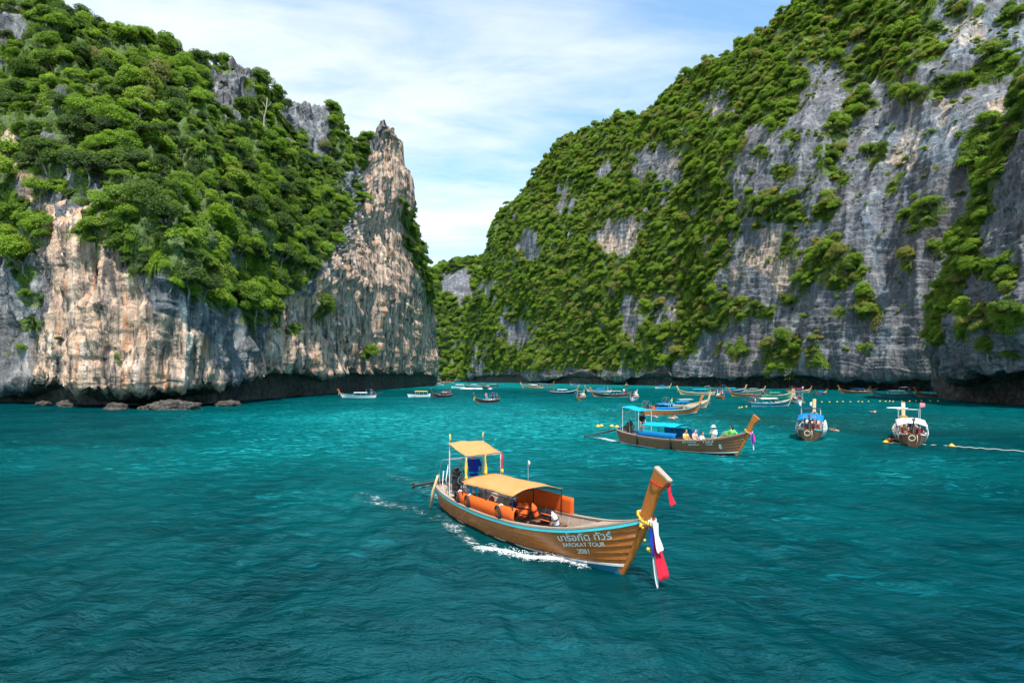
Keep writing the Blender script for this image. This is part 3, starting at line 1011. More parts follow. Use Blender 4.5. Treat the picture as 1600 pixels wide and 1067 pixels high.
def trunk_mesh(name, seed, flat):
    rg = random.Random(seed)
    V, Fq = [], []

    def add(pts, rads, s=6):
        v, f = tube_np(pts, rads, s)
        b = len(V)
        V.extend(v)
        Fq.extend([tuple(i + b for i in q) for q in f])
    bend = [rg.uniform(-0.12, 0.12) for _ in range(4)]
    add([(0, 0, -1.1), (bend[0], bend[1], -0.6), (bend[2], bend[3], -0.15), (0, 0, 0.15)], [0.062, 0.05, 0.042, 0.03])
    for k in range(6):
        a = rg.uniform(0, 6.28)
        r = rg.uniform(0.4, 0.68)
        z0 = rg.uniform(-0.35, 0.0)
        add([(bend[2] * 0.8, bend[3] * 0.8, z0), (0.45 * r * math.cos(a), 0.45 * r * math.sin(a), z0 + 0.22), (r * math.cos(a), r * math.sin(a), 0.22 + 0.15 * rg.random())], [0.03, 0.02, 0.009], 5)
    me = bpy.data.meshes.new(name)
    me.from_pydata(V, [], Fq)
    me.polygons.foreach_set('use_smooth', [True] * len(me.polygons))
    me.materials.append(BARK)
    me.update()
    return me


NP_ = 8
specs = [(28, 165, 0.62, 0.74, .052), (34, 150, 0.80, 0.68, .050), (22, 190, 0.45, 0.80, .054), (34, 150, 1.05, 0.58, .050), (24, 180, 0.55, 0.78, .056), (40, 130, 0.90, 0.70, .047), (18, 200, 0.40, 0.72, .054), (36, 150, 1.30, 0.50, .050)]
CROWNS = [crown_mesh('crown', 40 + k, s[0], s[1], s[2], LEAF, s[3], s[4]) for k, s in enumerate(specs)]
TRUNKS = [trunk_mesh('trunk', 80 + k, s[2]) for k, s in enumerate(specs)]


def vine_mesh(name, seed, n, mat):
    """ragged sheet of creeper leaves lying on the rock: local z away from the face, y up the face"""
    rg = np.random.RandomState(seed)
    a = rg.rand(n) * 6.283
    lob = 0.72 + 0.28 * np.sin(a * 3 + rg.rand() * 6) * np.sin(a * 5 + rg.rand() * 6)
    r = np.sqrt(rg.rand(n)) * lob
    c = np.stack([r * np.cos(a) * 0.8, r * np.sin(a) * 1.15, 0.03 + 0.20 * rg.rand(n) ** 2 * (1 - r * 0.6)], -1)
    # a few runners hanging down
    k = n // 6
    c[:k, 0] = (np.floor(rg.rand(k) * 5) / 5 - 0.4) * 1.3 + rg.normal(size=k) * 0.03
    c[:k, 1] = -0.5 - 1.1 * rg.rand(k)
    c[:k, 2] = 0.06
    nrm = np.array([0, 0.45, 0.8]) + rg.normal(size=(n, 3)) * 0.5
    nrm /= np.linalg.norm(nrm, axis=1)[:, None]
    tg = np.cross(nrm, rg.normal(size=(n, 3)))
    tg /= np.linalg.norm(tg, axis=1)[:, None]
    bt = np.cross(nrm, tg)
    ln = 0.06 * (0.6 + 0.8 * rg.rand(n))[:, None]
    V = np.stack([c - tg * ln, c - bt * ln * .6, c + tg * ln, c + bt * ln * .6], 1).reshape(-1, 3)
    me = bpy.data.meshes.new(name)
    me.from_pydata(V.tolist(), [], np.arange(n * 4).reshape(n, 4).tolist())
    me.materials.append(mat)
    me.update()
    return me


VINES = [vine_mesh('creeper', 60 + k, 900, LEAF) for k in range(3)]
OLIVE_CROWN = crown_mesh('crown', 77, 40, 120, 0.85, LEAF_OLIVE, 0.70, .05)


def scatter(P, N, A, mask, count, seed, smin, smax, power=1.6):
    rg = np.random.RandomState(seed)
    w = A * mask
    w = w / w.sum()
    idx = rg.choice(len(P), size=count, p=w)
    s = smin + (smax - smin) * rg.rand(count) ** power
    return np.concatenate([P[idx], N[idx], s[:, None], rg.rand(count)[:, None] * 6.283, rg.randint(0, NP_, count)[:, None]], 1)


front = lambda T: (T < 6.35).astype(float)
veg = [('left', scatter(PL, NL, AL, gl * front(TL), 1800, 1, 0.9, 3.9, 2.0)),
       ('left', scatter(PL, NL, AL, gl * front(TL), 2800, 2, 0.5, 1.6)),
       ('right', scatter(PR, NR, AR, gr * front(TR), 4600, 3, 1.4, 4.8, 1.8)),
       ('right', scatter(PR, NR, AR, gr * front(TR), 7000, 4, 0.9, 2.4)),
       ('near', scatter(PN, NN, AN, gn * front(TN), 330, 5, 0.9, 2.3)),
       ('near', scatter(PN, NN, AN, gn * front(TN), 420, 6, 0.5, 1.0)),
       ('hill', scatter(PH, NH, AH, gh * front(TH), 2200, 7, 3.2, 6.6)),
       # scattered tufts rooted in cracks of the bare faces
       ('right', scatter(PR, NR, AR, (~gr) * front(TR) * (TR > 2.2) * (fbm(PR / 9.0, 3, 66.) > 0.05) * np.clip(NR[:, 2] - 0.05, 0, 1) ** 1.5, 1300, 8, 0.4, 1.9, 2.5)),
       ('near', scatter(PN, NN, AN, (~gn) * front(TN) * (TN > 2.4) * (fbm(PN / 5.0, 3, 67.) > 0.3), 60, 9, 0.25, 0.6)),
       ('left', scatter(PL, NL, AL, (~gl) * front(TL) * (TL > 2.2) * (fbm(PL / 5.0, 3, 68.) > 0.36), 130, 10, 0.3, 0.9))]
rows, where = [], []
for wname, a in veg:
    rows.append(a)
    where += [wname] * len(a)
VEG = np.concatenate(rows)
where = np.array(where)
# crowns stand out from the face a little, more so on steep ground
VEG[:, 0:3] += VEG[:, 3:6] * (VEG[:, 6] * 0.28)[:, None]
VEG[:, 2] += VEG[:, 6] * 0.22
vx, vy = project(VEG[:, 0:3])
size_px = VEG[:, 6] / VEG[:, 1]
seen = (vx > 5) & (vx < 1595) & (vy > 5) & (vy < 600)
view = -VEG[:, 0:3] + np.array([0, 0, CAM_H])
view /= np.linalg.norm(view, axis=1)[:, None]
facing = (view * VEG[:, 3:6]).sum(1)
score = np.where(seen & (facing > 0.1) & (VEG[:, 6] > 0.8), size_px, 0)
pick = np.zeros(len(VEG), bool)
# largest on screen become single trees; the rest of the wood reads as one mass
left_i = np.where((where == 'left'))[0]
pick[left_i[np.argsort(-score[left_i])[:205]]] = True
near_i = np.where((where == 'near'))[0]
pick[near_i[np.argsort(-score[near_i])[:35]]] = True
right_i = np.where((where == 'right'))[0]
pick[right_i[np.argsort(-score[right_i])[:55]]] = True


def tree_label(k):
    x, y = vx[k], vy[k]
    if where[k] == 'near':
        w_ = 'high up on' if y < 300 else 'half way up' if y < 440 else 'low on'
        return ('leafy green tree clinging ' + w_ + ' the near grey block at the right edge', 'trees ' + w_ + ' the near grey block')
    if where[k] == 'right':
        w_ = 'above bare grey slabs' if y < 200 else 'among bare grey slabs' if y < 430 else 'just above the waterline'
        e_ = ' near the right edge' if x > 1380 else ''
        return ('large green tree on the right wall ' + w_ + e_, 'large trees on the right wall ' + w_ + e_)
    h_ = 'on the crest of' if y < 160 else 'half way up' if y < 300 else 'low above bare rock on'
    e_ = 'at the left edge' if x < 130 else 'over the tan face' if x < 300 else 'in the middle' if x < 430 else 'next to the spire'
    return ('green tree crown ' + h_ + ' the left headland, ' + e_, 'trees ' + h_ + ' the left headland ' + e_)


def lean(nrm, rz, amt):
    up = Vector((nrm[0] * amt + 0.22 * math.sin(rz * 7.1), nrm[1] * amt + 0.22 * math.cos(rz * 5.3), 1.0)).normalized()
    return (up.to_track_quat('Z', 'Y') @ Euler((0, 0, rz)).to_quaternion()).to_euler()


def tree(loc, scale, rot, k, label, group=None, crown=None):
    root = empty('tree', loc)
    root.rotation_euler = rot
    root.scale = (scale, scale, scale * 1.0)
    tag(root, label, 'tree', group)
    for nm, me in (('trunk', TRUNKS[k]), ('crown', crown or CROWNS[k])):
        ch = bpy.data.objects.new(nm, me)
        COL.objects.link(ch)
        ch.parent = root
    return root


for k in np.where(pick)[0]:
    lab, grp = tree_label(k)
    r = VEG[k]
    tree(r[0:3], r[6], lean(r[3:6], r[7], 0.35), int(r[8]), lab, grp)

# the olive-yellow crown that stands out on the left slope, and a smaller one beside it
for (x, y, d, s, lab) in ((243, 140, 128, 5.6, 'large olive yellow tree crown standing out on the left slope'),
                          (135, 90, 138, 3.0, 'small yellowish tree crown near the top left of the headland'),
                          (505, 232, 190, 3.0, 'yellow green tree crown beside the grey crag left of the spire')):
    q = np.argmin((project(PL)[0] - x) ** 2 + (project(PL)[1] - y) ** 2 + 1e6 * (TL > 5.9))
    tree(PL[q] + NL[q] * s * 0.25, s, lean(NL[q], 0.4, 0.3), 3, lab, None, OLIVE_CROWN)

# the rest of the wood: one mass of instanced crowns
src = []
for k, me in enumerate(CROWNS):
    src.append(me)


def forest_nodes():
    ng = bpy.data.node_groups.new('forest_scatter', 'GeometryNodeTree')
    ng.interface.new_socket('Geometry', in_out='INPUT', socket_type='NodeSocketGeometry')
    ng.interface.new_socket('Geometry', in_out='OUTPUT', socket_type='NodeSocketGeometry')
    gi, go = ng.nodes.new('NodeGroupInput'), ng.nodes.new('NodeGroupOutput')
    join = ng.nodes.new('GeometryNodeGeometryToInstance')
    for k in range(NP_):
        oi = ng.nodes.new('GeometryNodeObjectInfo')
        oi.inputs['As Instance'].default_value = True
        oi.inputs['Object'].default_value = CROWN_OBJ[k]
        oi.transform_space = 'ORIGINAL'
        ng.links.new(oi.outputs['Geometry'], join.inputs[0])
    iop = ng.nodes.new('GeometryNodeInstanceOnPoints')
    iop.inputs['Pick Instance'].default_value = True
    ng.links.new(gi.outputs[0], iop.inputs['Points'])
    ng.links.new(join.outputs[0], iop.inputs['Instance'])

    def named(nm, typ):
        n = ng.nodes.new('GeometryNodeInputNamedAttribute')
        n.data_type = typ
        n.inputs['Name'].default_value = nm
        return n.outputs[0]
    ng.links.new(named('kind_index', 'INT'), iop.inputs['Instance Index'])
    ng.links.new(named('turn', 'FLOAT_VECTOR'), iop.inputs['Rotation'])
    ng.links.new(named('size', 'FLOAT_VECTOR'), iop.inputs['Scale'])
    ng.links.new(iop.outputs[0], go.inputs[0])
    return ng


CROWN_OBJ = []
for k in range(NP_):
    CROWN_OBJ.append(next(o for o in bpy.data.objects if o.type == 'MESH' and o.data == CROWNS[k]))
NG = forest_nodes()
for nm, keys, lab in (('forest_left', ('left',), 'dense green forest covering the slopes of the left headland'),
                      ('forest_right', ('right', 'near'), 'green forest and scrub clinging to the right cliffs'),
                      ('forest_hill', ('hill',), 'green forest on the distant hill in the gap')):
    sel = np.isin(where, keys) & ~pick
    r = VEG[sel]
    me = bpy.data.meshes.new(nm)
    me.from_pydata(r[:, 0:3].tolist(), [], [])
    a = me.attributes.new('kind_index', 'INT', 'POINT')
    a.data.foreach_set('value', r[:, 8].astype(np.int32))
    a = me.attributes.new('turn', 'FLOAT_VECTOR', 'POINT')
    eu = np.array([tuple(lean(q[3:6], q[7], 0.35)) for q in r])
    a.data.foreach_set('vector', eu.astype(np.float32).ravel())
    a = me.attributes.new('size', 'FLOAT_VECTOR', 'POINT')
    sz = np.stack([r[:, 6]] * 3, -1)
    a.data.foreach_set('vector', sz.astype(np.float32).ravel())
    o = bpy.data.objects.new(nm, me)
    COL.objects.link(o)
    md = o.modifiers.new('scatter', 'NODES')
    md.node_group = NG
    tag(o, lab, kind='stuff')

# creepers lying on the rock between the crowns
VINE_OBJ = []
vine_pts = {}
for wname, P_, N_, A_, g_, T_, cnt, s0, s1, sd in (('left', PL, NL, AL, gl, TL, 3600, .7, 2.4, 31), ('right', PR, NR, AR, gr, TR, 8000, 1.4, 4.2, 32), ('near', PN, NN, AN, gn, TN, 420, .6, 1.6, 33)):
    vine_pts[wname] = scatter(P_, N_, A_, g_ * front(T_), cnt, sd, s0, s1, 1.3)
for k, me in enumerate(VINES):
    r = vine_pts['left'][k]
    o = bpy.data.objects.new('creeper', me)
    COL.objects.link(o)
    VINE_OBJ.append(o)


def face_rot(n, tw):
    z = Vector(n).normalized()
    up = Vector((0.15 * math.sin(tw), 0.0, 1.0))
    x = up.cross(z)
    x = x.normalized() if x.length > 1e-3 else Vector((1, 0, 0))
    y = z.cross(x)
    return Matrix((x, y, z)).transposed().to_euler()


_keep = CROWN_OBJ
CROWN_OBJ = [VINE_OBJ[k % 3] for k in range(NP_)]
NG2 = forest_nodes()
CROWN_OBJ = _keep
for nm, keys, lab in (('creepers_left', ('left',), 'leafy creepers over the rock between the trees of the left headland'), ('creepers_right', ('right', 'near'), 'leafy creepers hanging over the ledges of the right cliffs')):
    r = np.concatenate([vine_pts[k] for k in keys])
    me = bpy.data.meshes.new(nm)
    me.from_pydata(r[:, 0:3].tolist(), [], [])
    a = me.attributes.new('kind_index', 'INT', 'POINT')
    a.data.foreach_set('value', r[:, 8].astype(np.int32))
    a = me.attributes.new('turn', 'FLOAT_VECTOR', 'POINT')
    a.data.foreach_set('vector', np.array([tuple(face_rot(q[3:6], q[7])) for q in r]).astype(np.float32).ravel())
    a = me.attributes.new('size', 'FLOAT_VECTOR', 'POINT')
    a.data.foreach_set('vector', np.stack([r[:, 6]] * 3, -1).astype(np.float32).ravel())
    o = bpy.data.objects.new(nm, me)
    COL.objects.link(o)
    md = o.modifiers.new('scatter', 'NODES')
    md.node_group = NG2
    tag(o, lab, kind='stuff')
for k, o in enumerate(VINE_OBJ):
    r = vine_pts['left'][k * 7]
    o.location, o.rotation_euler, o.scale = r[0:3], face_rot(r[3:6], r[7]), (r[6],) * 3
    tag(o, 'patch of creeper on the rock of the left headland', 'creeper', 'creeper patches on the left headland')


# ------------------------------------------------------------------ small mesh builder
class MB:
    def __init__(self):
        self.v, self.f = [], []

    def add(self, v, f):
        b = len(self.v)
        self.v += [tuple(p) for p in v]
        self.f += [tuple(i + b for i in q) for q in f]
        return self

    def tube(self, pts, rads, sides=8):
        if not isinstance(rads, (list, tuple)):
            rads = [rads] * len(pts)
        return self.add(*tube_np(pts, rads, sides))

    def box(self, c, d, rot=None, bev=0.0):
        c = Vector(c)
        hx, hy, hz = d[0] / 2, d[1] / 2, d[2] / 2
        b = min(bev, hx * .45, hy * .45, hz * .45)
        M = Euler(rot).to_matrix() if rot else Matrix.Identity(3)
        if b <= 0:
            pts = [(x, y, z) for x in (-hx, hx) for y in (-hy, hy) for z in (-hz, hz)]
            fs = [(0, 1, 3, 2), (4, 6, 7, 5), (0, 4, 5, 1), (2, 3, 7, 6), (0, 2, 6, 4), (1, 5, 7, 3)]
            return self.add([M @ Vector(p) + c for p in pts], fs)
        rings = []
        for z, ins in ((-hz, b), (-hz + b, 0), (hz - b, 0), (hz, b)):
            x, y = hx - ins, hy - ins
            rings.append([(x - b, -y, z), (x, -y + b, z), (x, y - b, z), (x - b, y, z), (-x + b, y, z), (-x, y - b, z), (-x, -y + b, z), (-x + b, -y, z)])
        V = [M @ Vector(p) + c for r_ in rings for p in r_]
        fs = []
        for k in range(3):
            for i in range(8):
                j = (i + 1) % 8
                fs.append((k * 8 + i, k * 8 + j, k * 8 + 8 + j, k * 8 + 8 + i))
        fs.append(tuple(range(8))[::-1])
        fs.append(tuple(range(24, 32)))
        return self.add(V, fs)

    def grid(self, P):
        """P: rows x cols of points"""
        nr_, nc_ = len(P), len(P[0])
        V = [p for r_ in P for p in r_]
        fs = [(i * nc_ + j, i * nc_ + j + 1, (i + 1) * nc_ + j + 1, (i + 1) * nc_ + j) for i in range(nr_ - 1) for j in range(nc_ - 1)]
        return self.add(V, fs)

    def sheet(self, P, th=0.012):
        """grid with thickness"""
        nr_, nc_ = len(P), len(P[0])
        A = np.array(P, float)
        n = np.cross(np.gradient(A, axis=1), np.gradient(A, axis=0))
        n /= np.linalg.norm(n, axis=2)[..., None] + 1e-9
        top, bot = A + n * th / 2, A - n * th / 2
        m = nr_ * nc_
        V = top.reshape(-1, 3).tolist() + bot.reshape(-1, 3).tolist()
        fs = []
        for i in range(nr_ - 1):
            for j in range(nc_ - 1):
                a, b, c_, d = i * nc_ + j, i * nc_ + j + 1, (i + 1) * nc_ + j + 1, (i + 1) * nc_ + j
                fs += [(a, d, c_, b), (a + m, b + m, c_ + m, d + m)]
        rim = [j for j in range(nc_)] + [i * nc_ + nc_ - 1 for i in range(1, nr_)] + [(nr_ - 1) * nc_ + j for j in range(nc_ - 2, -1, -1)] + [i * nc_ for i in range(nr_ - 2, 0, -1)]
        for k in range(len(rim)):
            a, b = rim[k], rim[(k + 1) % len(rim)]
            fs.append((a, b, b + m, a + m))
        return self.add(V, fs)

    def ball(self, c, r, nu=10, nv=7):
        r = r if isinstance(r, (tuple, list)) else (r, r, r)
        V, fs = [], []
        for i in range(1, nv):
            a = math.pi * i / nv
            for j in range(nu):
                b = 2 * math.pi * j / nu
                V.append((c[0] + r[0] * math.sin(a) * math.cos(b), c[1] + r[1] * math.sin(a) * math.sin(b), c[2] + r[2] * math.cos(a)))
        V += [(c[0], c[1], c[2] + r[2]), (c[0], c[1], c[2] - r[2])]
        t_, b_ = len(V) - 2, len(V) - 1
        for i in range(nv - 2):
            for j in range(nu):
                k = (j + 1) % nu
                fs.append((i * nu + j, (i + 1) * nu + j, (i + 1) * nu + k, i * nu + k))
        for j in range(nu):
            k = (j + 1) % nu
            fs.append((t_, j, k))
            fs.append((b_, (nv - 2) * nu + k, (nv - 2) * nu + j))
        return self.add(V, fs)

    def torus(self, c, R_, r, axis=(0, 1, 0), n=18, m=8, start=0.0, end=6.2832):
        ax = Vector(axis).normalized()
        u = ax.orthogonal().normalized()
        w = ax.cross(u)
        closed = end - start > 6.28
        pts = []
        for k in range(n + (0 if closed else 1)):
            a = start + (end - start) * k / n
            pts.append(Vector(c) + (u * math.cos(a) + w * math.sin(a)) * R_)
        if not closed:
            return self.tube(pts, r, m)
        V, fs = [], []
        for k, p in enumerate(pts):
            o = (p - Vector(c)).normalized()
            for j in range(m):
                b = 6.28318 * j / m
                V.append(p + o * math.cos(b) * r + ax * math.sin(b) * r)
        for k in range(n):
            for j in range(m):
                fs.append((k * m + j, k * m + (j + 1) % m, ((k + 1) % n) * m + (j + 1) % m, ((k + 1) % n) * m + j))
        return self.add(V, fs)

    def mesh(self, name, mat=None, smooth=False, angle=35):
        me = bpy.data.meshes.new(name)
        me.from_pydata(self.v, [], self.f)
        bm = bmesh.new()
        bm.from_mesh(me)
        bmesh.ops.recalc_face_normals(bm, faces=bm.faces)
        bm.to_mesh(me)
        bm.free()
        me.polygons.foreach_set('use_smooth', [True] * len(me.polygons))
        if not smooth:
            me.set_sharp_from_angle(angle=R(angle))
        me.materials.append(mat)
        me.update()
        return me

    def build(self, name, mat, parent=None, smooth=False):
        return put_mesh(name, self.mesh(name, mat, smooth), mat, parent)


def put_mesh(name, me, mat, parent=None, loc=None):
    o = bpy.data.objects.new(name, me)
    COL.objects.link(o)
    if mat is not None and me.materials and me.materials[0] != mat:
        o.material_slots[0].link = 'OBJECT'
        o.material_slots[0].material = mat
    if parent:
        o.parent = parent
    if loc:
        o.location = loc
    return o


# ------------------------------------------------------------------ materials of the boats
WOOD_HULL = wood('varnished_hull_wood', (0.53, 0.16, 0.030), (0.37, 0.10, 0.020), 0.22, (0.5, 5, 9), 0.35, (0.13, 0.05, 0.016), 0.75)
WOOD_PROW = wood('orange_prow_wood', (0.52, 0.17, 0.025), (0.42, 0.12, 0.02), 0.32, (3, 6, 0.7), 0.15, (0.20, 0.07, 0.02))
WOOD_RED = wood('red_brown_hull_wood', (0.25, 0.10, 0.04), (0.17, 0.07, 0.03), 0.45, (0.5, 5, 9), 0.4, (0.05, 0.03, 0.02), 0.5)
WOOD_GREY = wood('weathered_deck_wood', (0.42, 0.32, 0.25), (0.30, 0.21, 0.16), 0.75, (0.6, 7, 7), 0.3, (0.10, 0.07, 0.05))
WOOD_DARK = wood('dark_bench_wood', (0.20, 0.11, 0.07), (0.13, 0.065, 0.04), 0.6, (6, 0.6, 6), 0.3)
WOOD_PALE = wood('pale_prow_wood', (0.62, 0.40, 0.20), (0.50, 0.30, 0.14), 0.5, (3, 6, 0.7), 0.2, (0.25, 0.14, 0.07))
WOOD_BLACK = wood('dark_weathered_hull', (0.075, 0.06, 0.055), (0.05, 0.04, 0.035), 0.6, (0.5, 5, 9), 0.3)
P = {}
for nm, c_, ro in (('white', (0.78, 0.78, 0.76), 0.45), ('cyan', (0.05, 0.50, 0.56), 0.4), ('teal', (0.02, 0.22, 0.25), 0.45), ('blue', (0.015, 0.10, 0.30), 0.45),
                   ('navy', (0.015, 0.03, 0.09), 0.45), ('black', (0.012, 0.012, 0.014), 0.5), ('grey', (0.25, 0.25, 0.26), 0.5), ('red', (0.55, 0.02, 0.025), 0.45),
                   ('yellow', (0.75, 0.42, 0.03), 0.5), ('green', (0.06, 0.33, 0.14), 0.5), ('orange', (0.78, 0.12, 0.015), 0.55), ('stainless', (0.55, 0.55, 0.55), 0.3),
                   ('brown', (0.20, 0.10, 0.05), 0.6), ('sea_blue', (0.01, 0.13, 0.22), 0.45), ('pale_green', (0.25, 0.55, 0.28), 0.5)):
    P[nm] = paint(nm + '_paint', c_, ro)


def cloth_mat(name, color, trans=0.35, rough=0.8):
    if name in MATS:
        return MATS[name]
    t = NT(name)
    v = t.coord('Object')
    n1 = t.noise(v, 2.2, 5, 0.6)
    n2 = t.noise(v, 45, 3, 0.5)
    c = t.mix(t.rng(n1, 0.35, 0.75, 0, 0.35), color, tuple(0.72 * a for a in color))
    d = t.new('ShaderNodeBsdfPrincipled')
    t.l.new(c, d.inputs['Base Color'])
    d.inputs['Roughness'].default_value = rough
    d.inputs['Specular IOR Level'].default_value = 0.2
    t.l.new(t.bump(t.math('ADD', n1, t.math('MULTIPLY', n2, 0.1)), 0.35, 0.03), d.inputs['Normal'])
    tr = t.new('ShaderNodeBsdfTranslucent')
    t.l.new(c, tr.inputs[0])
    mx = t.new('ShaderNodeMixShader')
    mx.inputs[0].default_value = trans
    t.l.new(d.outputs[0], mx.inputs[1])
    t.l.new(tr.outputs[0], mx.inputs[2])
    t.l.new(mx.outputs[0], t.out.inputs[0])
    MATS[name] = t.m
    return t.m


K = {}
for nm, c_, tr_ in (('apricot', (0.66, 0.29, 0.105), 0.2), ('orange', (0.80, 0.13, 0.02), 0.2), ('turquoise', (0.0, 0.40, 0.62), 0.25), ('blue', (0.005, 0.19, 0.48), 0.25), ('deep_blue', (0.01, 0.07, 0.30), 0.2),
                    ('white', (0.80, 0.80, 0.80), 0.3), ('yellow', (0.85, 0.55, 0.06), 0.35), ('red', (0.70, 0.02, 0.05), 0.3), ('magenta', (0.55, 0.03, 0.20), 0.3), ('green', (0.10, 0.45, 0.20), 0.3),
                    ('grey', (0.33, 0.31, 0.29), 0.2), ('pink', (0.75, 0.25, 0.30), 0.3), ('purple', (0.35, 0.03, 0.45), 0.3), ('lime', (0.20, 0.65, 0.15), 0.2), ('black', (0.012, 0.012, 0.015), 0.05),
                    ('navy', (0.01, 0.015, 0.10), 0.1), ('royal', (0.015, 0.03, 0.30), 0.1), ('tan', (0.55, 0.42, 0.28), 0.1), ('flesh_towel', (0.62, 0.36, 0.28), 0.1), ('pale_yellow', (0.80, 0.70, 0.22), 0.3)):
    K[nm] = cloth_mat(nm + '_cloth', c_, tr_)
SKIN = paint('skin', (0.46, 0.24, 0.15), 0.5, 0.1, 8, 0.05)
SKIN_PALE = paint('pale_skin', (0.62, 0.38, 0.28), 0.5, 0.1, 8, 0.05)
HAIR = paint('black_hair', (0.012, 0.010, 0.009), 0.45, 0.2, 20, 0.4)
ROPE = paint('rope', (0.55, 0.50, 0.42), 0.9, 0.4, 30, 0.5)
METAL = paint('dull_steel', (0.30, 0.30, 0.30), 0.35, 0.4, 10, 0.2)
ENGINE_M = paint('oily_engine', (0.035, 0.033, 0.033), 0.4, 0.4, 10, 0.3)
RUBBER = paint('rubber', (0.015, 0.015, 0.016), 0.75, 0.3, 12, 0.3)
LETTER = paint('white_lettering', (0.75, 0.78, 0.72), 0.6, 0.35, 9, 0.1)
STRAW = paint('straw', (0.55, 0.42, 0.20), 0.9, 0.3, 20, 0.4)


# ------------------------------------------------------------------ longtail hull lines (x forward from the forefoot, y to port, z up from the water)
_t = np.array([0, .06, .15, .30, .45, .60, .72, .82, .90, .96, 1.0])
_b = np.array([.42, .62, .82, .98, 1.04, 1.02, .92, .74, .50, .25, .075])
_zs = np.array([.98, .90, .82, .74, .72, .76, .86, 1.01, 1.20, 1.40, 1.58])
_xs = np.array([-10.15, -9.5, -8.5, -6.9, -5.25, -3.6, -2.25, -1.1, -.2, .52, 1.02])
_xk = np.array([-9.5, -8.9, -8.0, -6.5, -5.0, -3.5, -2.3, -1.35, -.7, -.25, .03])
_xs = np.where(_xs < 0, _xs * .93, _xs)
_xk = np.where(_xk < 0, _xk * .95, _xk)
ZK = -0.35


_FINE = {id(tab): [float(q) for q in catmull(tab[:, None], np.interp(np.linspace(0, 1, 801), _t, np.arange(len(_t))))[:, 0]] for tab in (_b, _zs, _xs, _xk)}


def smooth_at(tab, t):
    f = _FINE[id(tab)]
    x = min(max(t, 0.0), 1.0) * 800
    i = min(int(x), 799)
    return f[i] + (f[i + 1] - f[i]) * (x - i)


def hull_pt(t, v, side, out=0.0):
    b, zs, xs, xk = (smooth_at(a, t) for a in (_b, _zs, _xs, _xk))
    p = 0.30 + 0.62 * max(0.0, (t - 0.45) / 0.55) ** 1.5
    w = v ** p
    y = b * w
    return Vector((xk + (xs - xk) * v, side * (y + out), ZK + (zs - ZK) * v))


def hull_surface(x, z, side, out=0.008):
    t = 0.8
    for _ in range(25):
        zs = smooth_at(_zs, t)
        v = min(max((z - ZK) / (zs - ZK), 0.02), 1.0)
        xx = smooth_at(_xk, t) + (smooth_at(_xs, t) - smooth_at(_xk, t)) * v
        t = min(max(t + (x - xx) / 14.0, 0), 1)
    return hull_pt(t, v, side, out)


TS = [i / 44 for i in range(45)]
VE = [0.0, 0.16, 0.305, 0.40, 0.51, 0.62, 0.73, 0.84, 0.935]
MESH = {}


def shared(key, fn):
    if key not in MESH:
        MESH[key] = fn()
    return MESH[key]


def plank_mesh(k, side, ts):
    m = MB()
    v0, v1 = VE[k], VE[k + 1]
    g = 0.006 if k >= 2 else 0.0
    rows = []
    for t in ts:
        a, b = v0 + g * 0.6, v1 - g * 0.6
        rows.append([hull_pt(t, a, side, 0.034), hull_pt(t, (a + b) / 2, side, 0.016), hull_pt(t, b, side, 0.0)])
    m.sheet(rows, 0.024)
    return m.mesh('plank', WOOD_HULL)


def inner_mesh():
    m = MB()
    for side in (-1, 1):
        m.sheet([[hull_pt(t, v, side, -0.035) for v in (0.02, .12, .25, .4, .6, .8, .965)] for t in TS], 0.03)
    return m.mesh('hull', WOOD_GREY)


def transom_mesh():
    vs = (.02, .2, .4, .6, .8, .96)
    return MB().sheet([[hull_pt(0.004, v, -1, -0.01) for v in vs], [hull_pt(0.004, v, 1, -0.01) for v in vs]], 0.04).mesh('transom', WOOD_HULL)


def skin_mesh(v0, v1, out, th, ts=None, name='hull'):
    m = MB()
    for side in (-1, 1):
        m.sheet([[hull_pt(t, v0 + (v1 - v0) * q / 4, side, out) for q in range(5)] for t in (ts or TS)], th)
    return m.mesh(name, WOOD_HULL)


def rail_mesh(side, dz, w, h, out):
    m = MB()
    rows = []
    for t in TS:
        a = hull_pt(t, 1.0, side, out)
        y = side
        rows.append([a + Vector((0, y * w / 2, dz)), a + Vector((0, y * w / 2, dz + h)), a + Vector((0, -y * w / 2, dz + h)), a + Vector((0, -y * w / 2, dz)), a + Vector((0, y * w / 2, dz))])
    m.grid(rows)
    m.add(rows[0][:4], [(0, 1, 2, 3)])
    m.add(rows[-1][:4], [(0, 1, 2, 3)])
    return m.mesh('rail', WOOD_GREY)


STEM = [(-.06, -.34, .20, .13), (.22, .10, .24, .14), (.55, .66, .27, .145), (.86, 1.22, .30, .15), (1.03, 1.60, .31, .15), (1.17, 1.98, .32, .155), (1.34, 2.40, .345, .16), (1.53, 2.84, .37, .165)]


